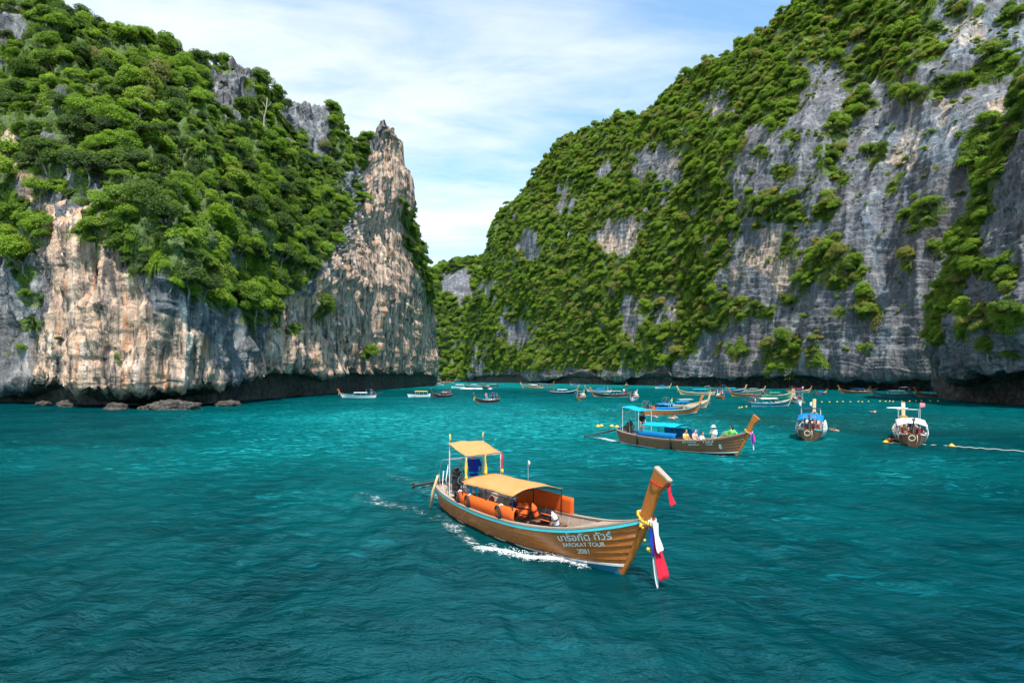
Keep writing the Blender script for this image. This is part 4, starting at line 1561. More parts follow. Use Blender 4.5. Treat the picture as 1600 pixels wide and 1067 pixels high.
def stem_mesh(kz=1.0, cap=False, band=False):
    m = MB()
    path = [Vector((x, 0, z if z < 1.6 else 1.6 + (z - 1.6) * kz)) for x, z, _, _ in STEM]
    rows = []
    for i, p in enumerate(path):
        d = (path[min(i + 1, len(path) - 1)] - path[max(i - 1, 0)]).normalized()
        fw = Vector((d.z, 0, -d.x))
        w, th = STEM[i][2], STEM[i][3] / 2
        if i == len(path) - 1:
            d2 = Vector((0.1, 0, -0.12))
        else:
            d2 = Vector((0, 0, 0))
        A, B = p - fw * w * 0.55, p + fw * w * 0.45 + d2
        c_ = 0.025
        rows.append([A + Vector((0, -th * .55, 0)), A + fw * c_ + Vector((0, -th, 0)), B - fw * c_ + Vector((0, -th * .8, 0)), B + Vector((0, -th * .4, 0)),
                     B + Vector((0, th * .4, 0)), B - fw * c_ + Vector((0, th * .8, 0)), A + fw * c_ + Vector((0, th, 0)), A + Vector((0, th * .55, 0)), A + Vector((0, -th * .55, 0))])
    if cap:
        top = rows[-1][:8]
        cen = sum(top, Vector()) / 8
        up = (path[-1] - path[-2]).normalized()
        ring2 = [cen + (q - cen) * 1.05 + up * 0.002 for q in top]
        ring3 = [cen + (q - cen) * 1.05 + up * 0.05 for q in top]
        m.add(ring2 + ring3, [(i, (i + 1) % 8, 8 + (i + 1) % 8, 8 + i) for i in range(8)] + [tuple(range(8, 16)), tuple(range(7, -1, -1))])
        return m.mesh('prow_cap', WOOD_GREY)
    if band:
        lo, hi = rows[0], rows[1]
        out = []
        for f_ in (0.0, 0.45, 0.9):
            ring = [a + (b - a) * f_ for a, b in zip(lo, hi)]
            cen = sum(ring[:8], Vector()) / 8
            out.append([cen + (q - cen) * 1.07 for q in ring])
        m.grid(out)
        return m.mesh('stem_band', None)
    m.grid(rows)
    m.add(rows[-1][:8], [tuple(range(8))])
    return m.mesh('prow', WOOD_PROW)


def canopy_rows(x0, x1, hw, z0, z1, arch, sag=0.03, nx=13, ny=11, wave=0.012, seed=0):
    rg = random.Random(seed)
    ph = [rg.uniform(0, 6) for _ in range(4)]
    rows = []
    for i in range(nx):
        u = i / (nx - 1)
        row = []
        for j in range(ny):
            w = -1 + 2 * j / (ny - 1)
            z = z0 + (z1 - z0) * u + arch * (1 - w * w) - sag * math.sin(math.pi * ((u * 3) % 1.0)) * (0.4 + 0.6 * (1 - w * w))
            z += wave * math.sin(9 * u + ph[0] + 3 * w) + wave * math.sin(7 * w + ph[1])
            row.append((x0 + (x1 - x0) * u, hw * w, z))
        rows.append(row)
    return rows


def strip_mesh(L_, w0, w1, seed, swing=0.15):
    """hanging cloth strip from the origin down, folds included"""
    rg = random.Random(seed)
    ph = rg.uniform(0, 6)
    rows = []
    for i in range(13):
        u = i / 12
        w = w0 + (w1 - w0) * u ** 0.8
        if u > 0.92:
            w *= 0.8
        cx = swing * u ** 1.4
        row = []
        for j in range(7):
            q = -1 + j / 3
            row.append((cx + 0.02 * math.sin(6 * u + ph + 2.0 * q), q * w / 2, -L_ * u + 0.04 * math.sin(ph + 5 * u) + 0.03 * q * math.sin(ph)))
            row[-1] = (row[-1][0] + 0.035 * math.sin(3.0 * q + ph + 3 * u) * min(1, w * 6), row[-1][1], row[-1][2])
        rows.append(row)
    m = MB()
    m.sheet(rows, 0.006)
    return m.mesh('ribbon', None, True)


def garland_mesh(seed, rx=.16, ry=.25, nb=30, drop=0.0):
    rg = random.Random(seed)
    m = MB()
    for k in range(nb):
        a = 6.283 * k / nb
        m.ball((ry * math.cos(a) + rg.uniform(-.015, .015), rx * math.sin(a), 0.06 * math.cos(a) * -1 + rg.uniform(-.02, .02) - drop * max(0, math.cos(a))), rg.uniform(.030, .05), 6, 5)
    return m.mesh('garland', None, True)


def lettering(parent, body, x0, z0, size, side=-1, tilt=0.0, mat=None, squeeze=1.0, bold=0.0, target='width', name='lettering'):
    """text laid on the hull planking; side -1 = starboard (reads towards the bow), +1 = port"""
    cu = bpy.data.curves.new('lettering_text', 'FONT')
    cu.body = body
    cu.offset = bold
    tmp = bpy.data.objects.new('lettering_text', cu)
    COL.objects.link(tmp)
    dg = bpy.context.evaluated_depsgraph_get()
    me = bpy.data.meshes.new_from_object(tmp.evaluated_get(dg))
    bpy.data.objects.remove(tmp)
    bpy.data.curves.remove(cu)
    xs_ = [v.co.x for v in me.vertices]
    wd = max(xs_) - min(xs_)
    k = size / wd
    bm = bmesh.new()
    bm.from_mesh(me)
    for v in bm.verts:
        u, w = (v.co.x - min(xs_)) * k, v.co.y * k * squeeze
        q = hull_surface(x0 + (u if side < 0 else -u), z0 + w + tilt * u, side, 0.046)
        v.co = q
    bm.to_mesh(me)
    bm.free()
    me.materials.clear()
    me.materials.append(mat or LETTER)
    me.name = name
    return put_mesh(name, me, None, parent)


def engine_parts(root, x=-8.5, z=1.22, shaft=(-12.3, 0.42), detail=True):
    """car engine on a pivot post with its long propeller tail"""
    def body():
        m = MB()
        m.box((x, 0, z), (.62, .36, .40), None, .05)
        m.box((x + .02, 0, z + .27), (.50, .24, .16), None, .04)
        m.box((x - .40, 0, z - .04), (.26, .28, .28), None, .06)
        m.tube([(x + .05, .18, z + .2), (x + .05, .30, z + .25), (x - .25, .30, z + .5), (x - .3, .3, z + .62)], .035, 8)
        m.tube([(x - .15, -.2, z + .12), (x + .2, -.22, z + .12)], .06, 8)
        m.ball((x + .1, -.05, z + .42), (.13, .13, .07))
        m.box((x, 0, z - .30), (.5, .12, .26), None, .02)
        m.tube([(x, 0, z - .9), (x, 0, z - .2)], .07, 8)
        return m.mesh('engine', ENGINE_M)
    e = put_mesh('engine', shared(('engine', x, z), body), ENGINE_M, root)

    def pulley():
        m = MB()
        m.torus((x + .36, 0, z), .13, .03, (1, 0, 0))
        m.tube([(x + .30, 0, z), (x + .40, 0, z)], .05, 10)
        m.torus((x + .36, .05, z + .2), .07, .02, (1, 0, 0))
        return m.mesh('pulley', METAL)
    put_mesh('pulley', shared(('pulley', x, z), pulley), METAL, e)

    def tail():
        m = MB()
        m.tube([(x - .45, 0, z - .06), (shaft[0], 0, shaft[1])], [.07, .045], 8)
        m.tube([(x - .9, 0, z - .22), (shaft[0] + .6, 0, shaft[1] - .02)], .018, 6)
        for k in range(3):
            a = k * 2.094
            m.box((shaft[0] - .03, .09 * math.cos(a), shaft[1] + .09 * math.sin(a)), (.03, .09, .15), (a, 0.4, 0))
        m.ball((shaft[0] - .03, 0, shaft[1]), .05)
        return m.mesh('tail_shaft', P['black'])
    put_mesh('tail_shaft', shared(('tail', x, z, shaft), tail), WOOD_BLACK, root)

    def tiller():
        m = MB()
        m.tube([(x + .3, 0, z + .06), (x + 1.25, .05, z + .12), (x + 1.6, .06, z + .1)], .02, 6)
        return m.mesh('tiller', METAL)
    put_mesh('tiller', shared(('tiller', x, z), tiller), METAL, root)

    def guard():
        m = MB()
        for sy in (-.42, .42):
            m.tube([(x - .5, sy, z - .45), (x - .62, sy, z + .2), (x - .35, sy, z + .72), (x + .1, sy, z + .82), (x + .35, sy, z + .5), (x + .4, sy, z - .5)], .013, 6)
        for xx, z_ in ((x - .35, z + .72), (x + .1, z + .82)):
            m.tube([(xx, -.42, z_), (xx, .42, z_)], .012, 6)
        return m.mesh('engine_guard', P['stainless'])
    put_mesh('engine_guard', shared(('guard', x, z), guard), METAL, root)
    return e


def posts(root, pts, r=0.018, mat=None, name='post'):
    for a, b in pts:
        m = MB()
        m.tube([a, b], r, 7)
        m.build(name, mat or METAL, root)


def ray_mat(c):
    return c


def longtail(label, pos, heading, S=1.0, hull=None, bottom='blue', stripe='white', rail='cyan', prow=None, cap=True, kz=1.0, canopy='turquoise', cx=(-6.4, -3.3), cz=1.55,
             stern='turquoise', sx=(-7.8, -6.4), sz=(2.66, 2.36), tarp=None, ribbons=(), detail=1, group='longtail boats anchored in the lagoon', engine=True, shaft=(-12.3, 0.42), bench=True, vest=None, seed=0,
             second=None, arch=.16, slope=.02):
    hull = hull or WOOD_HULL
    prow = prow or WOOD_PROW
    root = empty('longtail_boat', pos, heading)
    root.scale = (S, S, S)
    tag(root, label, 'boat', group)
    # hull
    h = put_mesh('hull', shared('inner', inner_mesh), WOOD_GREY, root)
    put_mesh('transom', shared('transom', transom_mesh), hull, h)
    if detail >= 1:
        for side in (-1, 1):
            for k in range(len(VE) - 1):
                if k < 2:
                    continue
                put_mesh('plank', shared(('plank', k, side), lambda: plank_mesh(k, side, TS)), hull if not (k == 2 and stripe == 'hull') else hull, h)
        put_mesh('bottom', shared('bottom', lambda: skin_mesh(0.0, 0.305, 0.004, 0.02, None, 'bottom')), P[bottom], h)
    else:
        put_mesh('planking', shared('skin', lambda: skin_mesh(0.305, 0.935, 0.004, 0.02, TS[::2], 'planking')), hull, h)
        put_mesh('bottom', shared('bottom_far', lambda: skin_mesh(0.0, 0.305, 0.004, 0.02, TS[::2], 'bottom')), P[bottom], h)
    if stripe and stripe != 'hull':
        put_mesh('boot_stripe', shared('boot', lambda: skin_mesh(0.30, 0.335, 0.040, 0.014, None, 'boot_stripe')), P[stripe], h)
    for side in (-1, 1):
        put_mesh('rub_rail', shared(('rub', side), lambda: rail_mesh(side, -0.105, .045, .075, .018)), P[rail] if rail else hull, root)
        put_mesh('gunwale', shared(('gun', side), lambda: rail_mesh(side, -0.02, .13, .045, -0.015)), WOOD_GREY, root)
    pr = put_mesh('prow', shared(('stem', kz), lambda: stem_mesh(kz)), prow, root)
    put_mesh('stem_band', shared('stem_band', lambda: stem_mesh(1.0, False, True)), P[bottom], pr)
    if cap:
        put_mesh('prow_cap', shared(('cap', kz), lambda: stem_mesh(kz, True)), WOOD_GREY, pr)
    # decks, floor and thwarts
    if detail >= 1:
        for j in range(5):
            m = MB()
            a0, a1 = -1 + 0.4 * j + 0.02, -1 + 0.4 * j + 0.38
            rows = []
            for t in (0.80, 0.86, .91, .95, .985):
                q = hull_pt(t, 0.985, 1, -0.06)
                rows.append([(q.x, q.y * a0, q.z - 0.01), (q.x, q.y * a1, q.z - 0.01)])
            m.sheet(rows, 0.03)
            m.build('deck_board', WOOD_GREY, root)
        for j in range(4):
            m = MB()
            a0, a1 = -1 + 0.5 * j + 0.02, -1 + 0.5 * j + 0.48
            rows = []
            for t in (0.012, 0.05, .10, .15):
                q = hull_pt(t, 0.93, 1, -0.06)
                rows.append([(q.x, q.y * a0, q.z - 0.01), (q.x, q.y * a1, q.z - 0.01)])
            m.sheet(rows, 0.03)
            m.build('deck_board', WOOD_GREY, root)
        for j in range(5):
            m = MB()
            m.box((-4.9, -.56 + .28 * j, .10), (6.2, .25, .03), None, .006)
            m.build('floor_board', WOOD_DARK, root)
        for t in (.22, .29, .36, .43, .50, .57, .64, .71, .76):
            for side in (-1, 1):
                m = MB()
                m.tube([hull_pt(t, v, side, -0.07) for v in (.15, .3, .5, .75, .96)], .028, 6)
                m.build('rib', WOOD_GREY, h)
    else:
        m = shared('deckfar', lambda: MB().sheet([[(hull_pt(t, .97, 1, -.06).x, hull_pt(t, .97, 1, -.06).y * a, hull_pt(t, .97, 1, -.06).z) for a in (-1, 0, 1)] for t in (.80, .87, .93, .985)], .03)
                   .sheet([[(hull_pt(t, .35, 1, -.06).x, hull_pt(t, .35, 1, -.06).y * a, hull_pt(t, .35, 1, -.06).z) for a in (-1, 0, 1)] for t in (.02, .2, .4, .6, .8)], .03).mesh('deck', WOOD_GREY))
        put_mesh('deck', m, WOOD_GREY, root)
    if bench:
        for x in ((-6.3, -5.5, -4.7, -3.9, -3.05) if detail else (-5.6, -4.2)):
            q = hull_surface(x, .52, 1, -.08)
            m = MB()
            m.box((x, 0, .50), (.34, 2 * q.y, .045), None, .008)
            m.build('bench', WOOD_DARK, root)
    # awnings
    bar = P['black'] if detail else METAL
    if canopy:
        x0, x1 = cx
        m = MB()
        m.sheet(canopy_rows(x0, x1, .97, cz, cz + slope, arch, seed=seed), .014)
        m.build('canopy', K[canopy], root, True)
        for x in (x0 + .05, (x0 + x1) / 2, x1 - .05):
            m = MB()
            m.tube([(x, -.96 + .16 * k, cz + slope * (x - x0) / (x1 - x0) + arch * (1 - (-1 + k / 6) ** 2) - .065) for k in range(13)], .014, 6)
            m.build('canopy_bow', bar, root)
            for sy in (-.95, .95):
                m = MB()
                m.tube([(x, sy * .98, .74), (x, sy, cz + slope * (x - x0) / (x1 - x0) - .03)], .016, 6)
                m.build('post', bar, root)
    if second:
        m = MB()
        m.sheet(canopy_rows(second[1], second[2], .9, second[3], second[3] + .04, .14, seed=seed + 5), .014)
        m.build('canopy', K[second[0]], root, True)
        posts(root, [((x, sy, .8), (x, sy, second[3])) for x in (second[1] + .1, second[2] - .1) for sy in (-.8, .8)], .016)
    if stern:
        x0, x1 = sx
        m = MB()
        m.sheet(canopy_rows(x0, x1, .76, sz[0], sz[1], .03, .02, seed=seed + 9), .014)
        m.build('stern_canopy', K[stern], root, True)
        posts(root, [((x, sy, .8), (x, sy * .98, z_ - .01)) for x, z_ in ((x0 + .04, sz[0]), (x1 - .04, sz[1])) for sy in (-.72, .72)], .02, P['stainless'])
        for x, z_ in ((x0 + .04, sz[0]), (x1 - .04, sz[1])):
            m = MB()
            m.tube([(x, -.74, z_ - .02), (x, .74, z_ - .02)], .018, 6)
            m.build('canopy_bow', P['stainless'], root)
    if tarp:
        for side in (-1, 1):
            rows = []
            for i in range(16):
                u = i / 15
                x = cx[0] - .45 + (cx[1] - cx[0] + .5) * u
                q = hull_surface(x, .72, side, -.04)
                wv = .012 * math.sin(12 * u + side)
                if side < 0:
                    hgt = .40
                    rows.append([(x, q.y + side * (-.02 + wv), .74), (x, q.y + side * (.03 + wv), .74 + hgt * .35), (x, q.y + side * (0.01 + wv), .74 + hgt * .75), (x, q.y + side * (-.07), .74 + hgt), (x, q.y - side * .15, .74 + hgt * .98), (x, q.y - side * .2, .74 + hgt * .7)])
                else:
                    x = cx[0] + .6 + (cx[1] - cx[0] - .1) * u
                    hgt = .62
                    rows.append([(x, q.y + wv, .70 + hgt * k / 4) for k in range(5)])
            m = MB()
            m.sheet(rows, .02)
            m.build('side_tarp', K[tarp], root, True)
    if detail == 0:
        def gear(sd):
            rg = random.Random(sd)
            m_ = MB()
            for _ in range(7):
                m_.ball((rg.uniform(-7.4, -2.2), rg.uniform(-.55, .55), rg.uniform(.55, .85)), (rg.uniform(.14, .3), rg.uniform(.14, .26), rg.uniform(.14, .26)), 8, 6)
            return m_.mesh('stowed_gear', K['orange'], True)
        put_mesh('stowed_gear', shared(('gear', seed % 4), lambda: gear(seed % 4)), K[('orange', 'white', 'red', 'deep_blue', 'tan')[seed % 5]], root)
        put_mesh('stowed_gear', shared(('gear', seed % 4 + 4), lambda: gear(seed % 4 + 4)), K[('turquoise', 'orange', 'white', 'pink')[seed % 4]], root)
    if engine:
        engine_parts(root, shaft=shaft)
    # garlands and ribbons at the neck of the prow
    for k, (col, L_, w0, w1, sw, dy) in enumerate(ribbons):
        me = shared(('strip', L_, w0, w1, k, sw), lambda: strip_mesh(L_, w0, w1, k + 3, sw))
        o = put_mesh('ribbon', me, K[col], pr)
        o.location = (1.20 + .02 * k, dy, 1.56)
    if ribbons:
        o = put_mesh('garland', shared('garland', lambda: garland_mesh(4)), K['yellow'], pr)
        o.location = (1.02, 0, 1.56)
        o.rotation_euler = (0, R(18), 0)
        o = put_mesh('sash', shared('sash', lambda: MB().torus((0, 0, 0), .20, .035, (0, 0, 1), 18, 8).mesh('sash', None, True)), K[ribbons[0][0]], pr)
        o.location = (1.0, 0, 1.47)
        o.scale = (1.15, .72, 1)
    return root


def flag(parent, base, h, w, mat, name='flag', yaw=0.0, ch=.75):
    m = MB()
    m.tube([base, (base[0], base[1], base[2] + h)], .008, 5)
    p = m.build('flag_pole', METAL, parent)
    c_, s_ = math.cos(yaw), math.sin(yaw)
    rows = []
    for i in range(5):
        u = i / 4
        rows.append([(base[0] + c_ * w * u * (1 - .3 * k / 3), base[1] + s_ * w * u + .03 * math.sin(6 * u), base[2] + h - h * ch * k / 3 * (1 - .35 * u) - .05 * u) for k in range(4)])
    m = MB()
    m.sheet(rows, .004)
    m.build(name, mat, p, True)


# ------------------------------------------------------------------ people
def capsule(m, a, b, ra, rb, n=10):
    a, b = Vector(a), Vector(b)
    d = (b - a)
    L_ = d.length
    d.normalize()
    pts, rr = [], []
    for k in range(4):
        q = math.pi / 2 * k / 4
        pts.append(a - d * ra * math.cos(q))
        rr.append(max(ra * math.sin(q), ra * .05))
    for k in range(4, -1, -1):
        q = math.pi / 2 * k / 4
        pts.append(b + d * rb * math.cos(q))
        rr.append(max(rb * math.sin(q), rb * .05))
    m.tube(pts, rr, n)


def remesh(m, name, voxel, mat=None, smooth_it=3):
    me = m.mesh(name, mat, True)
    o = bpy.data.objects.new('tmp', me)
    COL.objects.link(o)
    md = o.modifiers.new('r', 'REMESH')
    md.mode = 'VOXEL'
    md.voxel_size = voxel
    md.use_smooth_shade = True
    if smooth_it:
        sm = o.modifiers.new('s', 'SMOOTH')
        sm.factor = 0.5
        sm.iterations = smooth_it
    dg = bpy.context.evaluated_depsgraph_get()
    out = bpy.data.meshes.new_from_object(o.evaluated_get(dg))
    bpy.data.objects.remove(o)
    out.name = name
    out.materials.clear()
    out.materials.append(mat)
    return out


POSES = {
    # joints: hip height, knees, ankles, shoulders, elbows, wrists, per side (right = -y first); head tilt
    'stand': dict(pel=(0, 0, .93), chest=(.0, 0, 1.28), neck=(.01, 0, 1.46), head=(.03, 0, 1.60), kn=[(.03, -.11, .50), (.02, .11, .50)], an=[(-.02, -.12, .08), (.0, .12, .08)],
                  el=[(.04, -.27, 1.13), (.02, .27, 1.12)], wr=[(.22, -.25, 1.0), (.20, .20, 1.02)]),
    'phone': dict(pel=(0, 0, .93), chest=(.0, 0, 1.28), neck=(.02, 0, 1.46), head=(.06, 0, 1.59), kn=[(.03, -.11, .50), (.02, .11, .50)], an=[(-.02, -.12, .08), (.0, .12, .08)],
                  el=[(.06, -.26, 1.14), (.06, .26, 1.14)], wr=[(.30, -.08, 1.22), (.30, .06, 1.22)]),
    'sit': dict(pel=(0, 0, .10), chest=(.02, 0, .44), neck=(.03, 0, .61), head=(.06, 0, .75), kn=[(.44, -.13, .13), (.43, .12, .12)], an=[(.46, -.13, -.30), (.50, .12, -.30)],
                el=[(.12, -.25, .30), (.10, .25, .30)], wr=[(.33, -.15, .20), (.33, .14, .20)]),
    'recline': dict(pel=(0, 0, .10), chest=(-.10, 0, .42), neck=(-.12, 0, .59), head=(-.08, 0, .74), kn=[(.42, -.12, .36), (.44, .12, .30)], an=[(.72, -.12, .04), (.78, .12, .03)],
                    el=[(-.26, -.25, .32), (.12, .22, .40)], wr=[(-.32, -.26, .07), (.32, .16, .42)]),
    'swim': dict(pel=(-.50, 0, -.30), chest=(-.16, 0, -.12), neck=(.02, 0, .0), head=(.10, 0, .12), kn=[(-.9, -.12, -.36), (-.88, .14, -.30)], an=[(-1.3, -.14, -.40), (-1.28, .16, -.36)],
                 el=[(.16, -.40, .06), (.22, .36, -.04)], wr=[(.42, -.36, .08), (.46, .30, .02)]),
}


def sides(p):
    return ((0, -1), (1, 1))


def person_meshes(pose):
    if ('person', pose) in MESH:
        return MESH[('person', pose)]
    p = POSES[pose]
    V3 = lambda q: Vector(q)
    pel, ch, nk, hd = V3(p['pel']), V3(p['chest']), V3(p['neck']), V3(p['head'])
    spine = (nk - pel).normalized()
    m = MB()
    # trunk
    for sy in (-1, 1):
        o = Vector((0, sy, 0))
        capsule(m, pel + o * .08, pel + (ch - pel) * .5 + o * .065, .10, .095)
        capsule(m, pel + (ch - pel) * .5 + o * .065, ch + o * .09, .095, .11)
        capsule(m, ch + o * .09, ch + (nk - ch) * .45 + o * .13, .11, .065)
        capsule(m, nk, ch + (nk - ch) * .5 + o * .15, .05, .055)
    capsule(m, pel, ch, .11, .12)
    capsule(m, ch + (nk - ch) * .3, hd - spine * .02, .060, .055)
    # head
    fw = Vector((1, 0, 0))
    m.ball(hd + Vector((0, 0, .03)), (.098, .078, .112), 14, 10)
    m.ball(hd + Vector((.035, 0, -.055)), (.060, .055, .060), 12, 8)
    m.ball(hd + Vector((.098, 0, .0)), (.022, .014, .024), 8, 6)
    for sy in (-1, 1):
        m.ball(hd + Vector((.0, sy * .078, .0)), (.018, .012, .030), 8, 6)
        m.ball(hd + Vector((.078, sy * .035, .045)), (.022, .026, .014), 8, 6)
    m.ball(hd + Vector((.085, 0, -.055)), (.018, .026, .012), 8, 6)
    # limbs
    for i, sy in ((0, -1), (1, 1)):
        hip = pel + Vector((0, sy * .095, -.02))
        kn, an = V3(p['kn'][i]), V3(p['an'][i])
        capsule(m, hip, kn, .088, .058)
        capsule(m, kn, kn + (an - kn) * .35, .057, .060)
        capsule(m, kn + (an - kn) * .35, an, .060, .036)
        tdir = Vector((1, sy * .12, 0)) if pose != 'swim' else Vector((-1, 0, -.3))
        capsule(m, an + Vector((-.03, 0, -.03)), an + tdir * .10 + Vector((0, 0, -.045)), .036, .036)
        capsule(m, an + tdir * .10 + Vector((0, 0, -.045)), an + tdir * .17 + Vector((0, 0, -.05)), .036, .026)
        shd = ch + (nk - ch) * .55 + Vector((0, sy * .185, 0))
        el, wr = V3(p['el'][i]), V3(p['wr'][i])
        capsule(m, shd, el, .052, .040)
        capsule(m, el, wr, .041, .027)
        d = (wr - el).normalized()
        lat = d.cross(Vector((0, 0, 1)))
        lat = lat.normalized() if lat.length > .1 else Vector((0, 1, 0))
        nrm = lat.cross(d).normalized()
        palm = wr + d * .055
        for q in (-.028, -.010, .010, .028):
            capsule(m, wr + d * .01 + lat * q * .6, palm + d * .03 + lat * q, .014, .013, 8)
        for q, ln in ((-.031, .058), (-.011, .074), (.010, .078), (.031, .068)):
            b = palm + d * .035 + lat * q
            mid = b + d * ln * .5 - nrm * .008
            capsule(m, b, mid, .0098, .0092, 8)
            capsule(m, mid, mid + d * ln * .42 - nrm * .022, .0092, .008, 8)
        tb = wr + d * .02 - lat * sy * .02
        capsule(m, tb, tb + d * .035 - lat * sy * .035 - nrm * .01, .013, .011, 8)
        capsule(m, tb + d * .035 - lat * sy * .035 - nrm * .01, tb + d * .07 - lat * sy * .042 - nrm * .018, .011, .009, 8)
    out = {'body': remesh(m, 'body', .0095, SKIN)}
    # shirt
    m = MB()
    for sy in (-1, 1):
        o = Vector((0, sy, 0))
        capsule(m, pel + o * .08 + spine * -.04, pel + (ch - pel) * .5 + o * .075, .118, .112)
        capsule(m, pel + (ch - pel) * .5 + o * .07, ch + o * .09, .112, .125)
        capsule(m, ch + o * .09, ch + (nk - ch) * .45 + o * .135, .122, .078)
        capsule(m, ch + (nk - ch) * .72 + o * .03, ch + (nk - ch) * .5 + o * .15, .058, .070)
    capsule(m, pel + spine * -.03, ch, .12, .128)
    sl = MB()
    for i, sy in ((0, -1), (1, 1)):
        shd = ch + (nk - ch) * .55 + Vector((0, sy * .185, 0))
        el, wr = V3(p['el'][i]), V3(p['wr'][i])
        capsule(m, shd, shd + (el - shd) * .75, .066, .062)
    out['shirt'] = remesh(m, 'shirt', .018, None)
    m2 = MB()
    m2.v, m2.f = list(m.v), list(m.f)
    for i, sy in ((0, -1), (1, 1)):
        shd = ch + (nk - ch) * .55 + Vector((0, sy * .185, 0))
        el, wr = V3(p['el'][i]), V3(p['wr'][i])
        capsule(m2, shd + (el - shd) * .7, el, .062, .058)
        capsule(m2, el, el + (wr - el) * .9, .056, .046)
    if pose in ('stand', 'phone'):
        capsule(m2, pel + Vector((0, -.06, -.05)), pel + Vector((0, -.08, -.34)), .13, .14)
        capsule(m2, pel + Vector((0, .06, -.05)), pel + Vector((0, .08, -.34)), .13, .14)
    out['long_shirt'] = remesh(m2, 'shirt', .018, None)
    m = MB()
    for i, sy in ((0, -1), (1, 1)):
        hip = pel + Vector((0, sy * .095, -.02))
        kn, an = V3(p['kn'][i]), V3(p['an'][i])
        capsule(m, hip, kn, .110, .078)
    capsule(m, pel + Vector((0, -.07, .02)), pel + Vector((0, .07, .02)), .118, .118)
    out['shorts'] = remesh(m, 'shorts', .018, None)
    for i, sy in ((0, -1), (1, 1)):
        kn, an = V3(p['kn'][i]), V3(p['an'][i])
        capsule(m, kn, kn + (an - kn) * .88, .078, .060)
    out['trousers'] = remesh(m, 'trousers', .018, None)
    # life vest
    m = MB()
    for sy in (-1, 1):
        o = Vector((0, sy, 0))
        capsule(m, pel + spine * .10 + o * .085 + fw * .05, ch + o * .10 + fw * .05, .115, .115)
        capsule(m, pel + spine * .10 + o * .085 - fw * .03, ch + o * .10 - fw * .03, .115, .115)
        capsule(m, ch + o * .11, ch + (nk - ch) * .6 + o * .12, .11, .075)
    out['life_vest'] = remesh(m, 'life_vest', .02, None, 2)
    # hair and hats
    m = MB()
    m.ball(hd + Vector((-.018, 0, .050)), (.105, .090, .105), 14, 10)
    m.ball(hd + Vector((-.05, 0, .0)), (.065, .078, .085), 12, 8)
    out['hair'] = m.mesh('hair', HAIR, True)
    m = MB()
    m.ball(hd + Vector((-.018, 0, .050)), (.105, .090, .105), 14, 10)
    m.ball(hd + Vector((-.065, 0, -.06)), (.055, .080, .16), 12, 8)
    out['long_hair'] = m.mesh('hair', HAIR, True)
    m = MB()
    rows = []
    for r_, z_ in ((.02, .155), (.07, .15), (.10, .12), (.108, .06), (.115, .045), (.17, .025), (.20, .012)):
        rows.append([hd + Vector((r_ * math.cos(a) - .01, r_ * .92 * math.sin(a), z_)) for a in [6.2832 * k / 18 for k in range(19)]])
    m.sheet(rows, .008)
    out['hat'] = m.mesh('hat', None, True)
    m = MB()
    for sy in (-1, 1):
        m.ball(hd + Vector((.088, sy * .034, .022)), (.010, .013, .009), 8, 6)
    out['eyes'] = m.mesh('eyes', P['black'], True)
    MESH[('person', pose)] = out
    return out


def person(label, parent_boat, loc, rz, pose, top=None, legs=None, hair='hair', hat=None, vest=None, long=False, skin=None, scale=1.0, group=None, detail=True):
    """a person standing or sitting on a boat (placed in the boat's own axes) or in the water"""
    ms = person_meshes(pose)
    o = empty('person', (0, 0, 0))
    if parent_boat is not None:
        M = parent_boat.matrix_basis
        o.location = M @ Vector(loc)
        o.rotation_euler = (0, 0, parent_boat.rotation_euler.z + rz)
    else:
        o.location = loc
        o.rotation_euler = (0, 0, rz)
    o.scale = (scale,) * 3
    tag(o, label, 'person', group)
    b = put_mesh('body', ms['body'], skin or SKIN, o)
    if detail:
        put_mesh('eyes', ms['eyes'], P['black'], o)
    if hair:
        put_mesh('hair', ms[hair], HAIR, o)
    if top:
        put_mesh('shirt', ms['long_shirt' if long else 'shirt'], top, o)
    if legs:
        put_mesh(*(('trousers', ms['trousers']) if legs[0] == 'trousers' else ('shorts', ms['shorts'])), legs[1], o)
    if hat:
        put_mesh('hat', ms['hat'], hat, o)
    if vest:
        v = put_mesh('life_vest', ms['life_vest'], vest, o)
    return o


# ------------------------------------------------------------------ the boat in front
def berth(x, y, deg, S=1.0):
    """forefoot position for a boat whose hull centre floats at photo pixel (x, y) on the water"""
    c_ = on_water(x, y)
    f_ = Vector((math.cos(R(deg)), math.sin(R(deg)), 0))
    return c_ + f_ * 4.8 * S, R(deg)


bow, stern_p = on_water(963, 893), on_water(693, 787)
hd_main = math.atan2(bow.y - stern_p.y, bow.x - stern_p.x)
main = longtail('wooden longtail boat with apricot awnings and ribboned prow under way in front', bow, hd_main, 1.0, hull=WOOD_HULL, bottom='sea_blue', stripe='white', rail='cyan', prow=WOOD_PROW,
                kz=.92, canopy='apricot', cx=(-6.4, -3.3), cz=1.52, stern='apricot', sx=(-7.75, -6.45), sz=(2.70, 2.36), tarp='orange', detail=2, group='longtail boats in the lagoon', seed=2,
                ribbons=(('white', 1.55, .10, .05, .22, -.05), ('red', 1.35, .12, .34, .30, .06), ('royal', .85, .08, .10, .10, -.10), ('white', 1.40, .08, .04, .05, .10), ('red', .8, .06, .10, .02, -.02), ('white', .7, .12, .2, .16, .0)))
main.rotation_euler = (0, R(-0.6), hd_main)
lettering(main, 'บาร๊อกัต ทัวร์', -1.45, .575, 1.62, -1, 0.215, bold=0.014, squeeze=.86)
lettering(main, 'BAROKAT TOUR', -1.36, .435, 1.30, -1, 0.20, bold=0.010, squeeze=.95)
lettering(main, '2081', -.95, .325, .36, -1, 0.18, bold=0.010, squeeze=.9)
pr_main = next(c for c in main.children if c.name.startswith('prow'))
